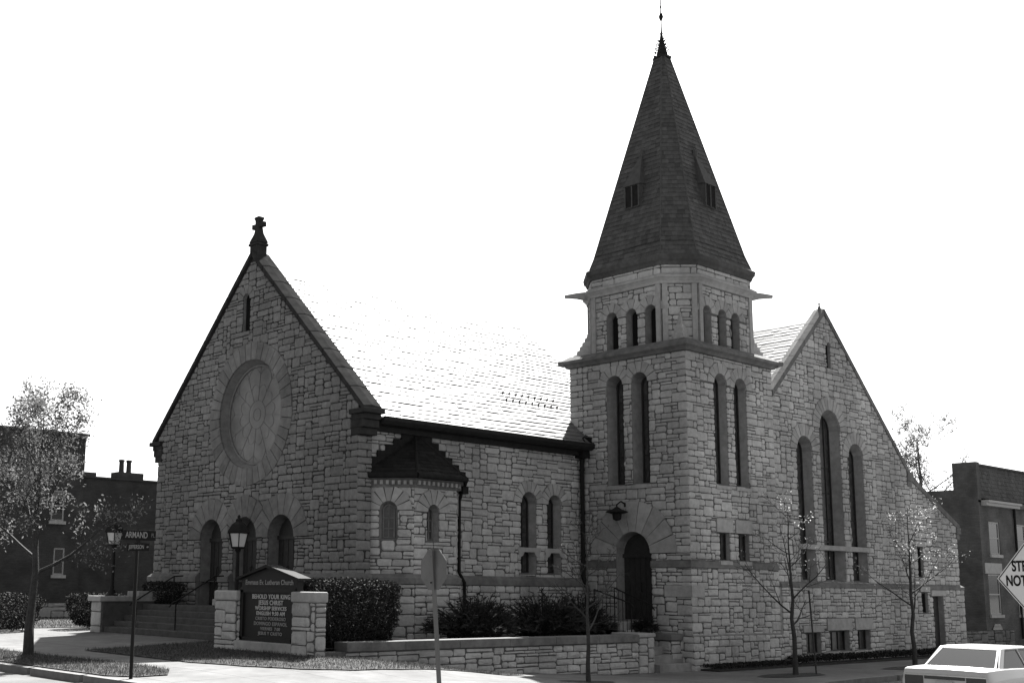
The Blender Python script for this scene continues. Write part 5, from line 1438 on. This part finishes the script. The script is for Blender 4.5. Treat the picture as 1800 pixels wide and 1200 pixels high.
# ------------------------------------------------------------------ parked car
car = thing('parked_car', 'white saloon car parked on the side street, seen from behind', 'car')
cz = hS(4.2)-.17
CXc, CYc = 3.3, -14.45
def cp(x, y, z): return (CXc+x, CYc+y, cz+z)   # x forward (+X), y to the left
def catmull(P, t):
    n = len(P)-1; i = min(int(t*n), n-1); f = t*n-i
    p0, p1, p2, p3 = P[max(i-1, 0)], P[i], P[i+1], P[min(i+2, n)]
    return tuple(.5*((2*b)+(c-a)*f+(2*a-5*b+4*c-d)*f*f+(3*b-a-3*c+d)*f**3) for a, b, c, d in zip(p0, p1, p2, p3))
def skin(rings, nt, ns, t0=0, t1=1, s0=0, s1=1, off=0):
    """smooth patch through the rings (each a list of points)"""
    grid = []
    for i in range(nt+1):
        t = t0+(t1-t0)*i/nt
        row = [catmull([r[k] for r in rings], t) for k in range(len(rings[0]))]
        grid.append([Vector(catmull(row, s0+(s1-s0)*j/ns)) for j in range(ns+1)])
    if off:
        g2 = []
        for i in range(nt+1):
            rw_ = []
            for j in range(ns+1):
                du = grid[min(i+1, nt)][j]-grid[max(i-1, 0)][j]; dv = grid[i][min(j+1, ns)]-grid[i][max(j-1, 0)]
                nn = du.cross(dv)
                if nn.length > 1e-9: nn.normalize()
                if nn.z < 0 and abs(nn.z) > .15: nn = -nn
                rw_.append(grid[i][j]+nn*off)
            g2.append(rw_)
        grid = g2
    m = MB(); W_ = ns+1
    m.add([p for r_ in grid for p in r_], [(i*W_+j, i*W_+j+1, (i+1)*W_+j+1, (i+1)*W_+j) for i in range(nt) for j in range(ns)])
    return m
st_ = [ # x, sill half width, belt half width, sill z, belt z, deck z
 (-.05, .76, .84, .44, .66, .84), (-.03, .78, .86, .40, .68, .90), (.02, .79, .87, .36, .70, .935), (.14, .80, .88, .32, .72, .945), (.45, .81, .89, .26, .74, .955), (1.0, .82, .90, .20, .76, .96), (1.6, .82, .90, .20, .76, .95), (2.5, .82, .90, .20, .76, .93), (3.3, .82, .90, .20, .75, .92), (4.1, .81, .88, .22, .72, .86), (4.6, .78, .84, .28, .66, .78), (4.78, .70, .76, .36, .60, .68), (4.84, .6, .66, .42, .56, .60)]
rings = []
for (x, a, b, z0, zb, zd) in st_:
    half = [(a*.80, z0), (a, z0+.05), (b-.012, zb-.16), (b, zb), (b-.012, zb+.05), (b-.05, zd-.03), (b-.075, zd-.004), (b-.14, zd+.004), (b-.40, zd+.01), (0.0, zd+.018)]
    rings.append([cp(x, -y, z) for y, z in half]+[cp(x, y, z) for y, z in reversed(half[:-1])])
mb = skin(rings, 66, 56)
for e in (0, -1):
    mb.add(rings[e], [tuple(range(len(rings[e])))])
mb.build('body', 'carpaint', car, smooth=True)
zb, zr, hb, ht_ = .93, 1.33, .775, .625
bx0, bx1, tx0, tx1 = .62, 3.25, 1.22, 2.50
mb = MB()
mb.loft([[cp(tx0-.06, -ht_, zr-.025), cp(tx1+.05, -ht_, zr-.025), cp(tx1+.05, ht_, zr-.025), cp(tx0-.06, ht_, zr-.025)], [cp(tx0-.05, -ht_+.01, zr+.005), cp(tx1+.04, -ht_+.01, zr+.005), cp(tx1+.04, ht_-.01, zr+.005), cp(tx0-.05, ht_-.01, zr+.005)], [cp(tx0+.10, -ht_+.10, zr+.03), cp(tx1-.1, -ht_+.10, zr+.03), cp(tx1-.1, ht_-.10, zr+.03), cp(tx0+.10, ht_-.10, zr+.03)], [cp(tx0+.35, -ht_+.3, zr+.042), cp(tx1-.35, -ht_+.3, zr+.042), cp(tx1-.35, ht_-.3, zr+.042), cp(tx0+.35, ht_-.3, zr+.042)]])
for s in (-1, 1):
    for (xa, xb, wd) in ((bx0, tx0, .20), (bx1-.06, tx1-.02, .06), (2.0, 1.92, .05)):
        mb.loft([[cp(xa, s*hb, zb-.04), cp(xa+wd, s*hb, zb-.04), cp(xa+wd, s*(hb-.06), zb-.04), cp(xa, s*(hb-.06), zb-.04)], [cp(xb-.05, s*ht_, zr), cp(xb-.05+wd*.8, s*ht_, zr), cp(xb-.05+wd*.8, s*(ht_-.05), zr), cp(xb-.05, s*(ht_-.05), zr)]])
mb.build('roof', 'carpaint', car, bevel=.02)
def pane(name, q, frame_w=.028):
    """glass in its dark rubber gasket"""
    q = [Vector(p) for p in q]; c_ = sum(q, Vector())/4
    i_ = [p+(c_-p).normalized()*frame_w*1.4 for p in q]
    nn = (q[1]-q[0]).cross(q[3]-q[0]).normalized()*.006
    m = MB(); m.add(i_, [(0, 1, 2, 3)]); gl = m.build(name, 'carglass', car)
    m = MB(); m.add(q+i_+[p+nn for p in q]+[p+nn for p in i_]+[p-nn for p in q]+[p-nn for p in i_], [f for k in range(4) for j in [(k+1) % 4] for f in ((8+k, 8+j, 12+j, 12+k), (16+k, 16+j, 20+j, 20+k), (8+k, 8+j, 16+j, 16+k))]); m.build('window_gasket', 'bumper', gl)
pane('rear_window', [cp(bx0+.02, -hb+.06, zb+.025), cp(bx0+.02, hb-.06, zb+.025), cp(tx0-.055, ht_-.045, zr-.02), cp(tx0-.055, -ht_+.045, zr-.02)])
pane('windscreen', [cp(bx1, -hb+.06, zb), cp(bx1, hb-.06, zb), cp(tx1+.04, ht_-.045, zr-.02), cp(tx1+.04, -ht_+.045, zr-.02)])
for s in (-1, 1):
    pane('side_window', [cp(bx0+.19, s*(hb-.02), zb-.01), cp(1.985, s*(hb-.02), zb-.01), cp(1.87, s*(ht_-.012), zr-.025), cp(tx0+.10, s*(ht_-.012), zr-.025)])
    pane('side_window', [cp(2.06, s*(hb-.02), zb-.01), cp(bx1-.06, s*(hb-.02), zb-.01), cp(tx1-.08, s*(ht_-.012), zr-.025), cp(1.92, s*(ht_-.012), zr-.025)])
    for xq in (1.30, 2.02, 3.05):   # seats and headrests seen through the glass come with the cabin floor
        pass
mb = MB(); mb.box(CXc+.75, CXc+3.1, CYc-.66, CYc+.66, cz+.88, cz+.965)
for yy in (-.36, .36):
    mb.box(CXc+1.95, CXc+2.08, CYc+yy-.24, CYc+yy+.24, cz+.965, cz+1.15); mb.box(CXc+1.97, CXc+2.06, CYc+yy-.13, CYc+yy+.13, cz+1.17, cz+1.27)
mb.box(CXc+1.18, CXc+1.32, CYc-.60, CYc+.60, cz+.965, cz+1.06)
mb.build('seats', 'bumper', car, bevel=.02)
for s in (-1, 1):
    mb = MB(); mb.prism([cp(-.06, s*.42, .60), cp(-.06, s*.80, .60), cp(-.055, s*.80, .80), cp(-.055, s*.42, .80)], (.05, 0, 0)); mb.build('tail_light', 'taillight', car, bevel=.008)
    mb = MB(); mb.prism([cp(4.75, s*.40, .52), cp(4.75, s*.70, .52), cp(4.75, s*.70, .64), cp(4.75, s*.40, .64)], (.05, 0, 0)); mb.build('headlight', 'lampglass', car, bevel=.008)
    mb = MB(); mb.box(*[v for v in (CXc+2.95, CXc+3.07)], CYc+s*.88-.0 if s > 0 else CYc-.88-.16, CYc+s*.88+.16 if s > 0 else CYc-.88, cz+.92, cz+1.05); mb.build('wing_mirror', 'carpaint', car, bevel=.02)
    for wx in (.98, 3.85):
        mb = MB(); mb.lathe(cp(wx, s*.80, .31), [(.2, -.10), (.29, -.10), (.31, -.07), (.31, .07), (.29, .10), (.2, .10)], 24, axis=(0, 1, 0)); wh = mb.build('wheel', 'tyre', car)
        mb = MB(); mb.lathe(cp(wx, s*.80, .31), [(.0, s*.085), (.06, s*.095), (.10, s*.075), (.19, s*.085), (.205, s*.10), (.205, s*.05)], 20, axis=(0, 1, 0)); mb.build('rim', 'rim', wh)
mb = MB(); mb.box(CXc-.15, CXc+.04, CYc-.82, CYc+.82, cz+.38, cz+.52); mb.build('rear_bumper', 'chrome', car, bevel=.03)
mb = MB(); mb.box(CXc+4.74, CXc+4.88, CYc-.82, CYc+.82, cz+.34, cz+.48); mb.build('front_bumper', 'chrome', car, bevel=.03)
mb = MB(); mb.box(CXc-.09, CXc+.02, CYc-.17, CYc+.17, cz+.58, cz+.72); mb.build('number_plate', 'white', car)
mb = MB(); mb.box(CXc-.058, CXc+.0, CYc-.40, CYc+.40, cz+.74, cz+.80); mb.build('boot_panel', 'bumper', car)
mb = MB(); mb.box(CXc-.064, CXc+.0, CYc-.81, CYc+.81, cz+.806, cz+.822); mb.build('boot_trim', 'chrome', car)
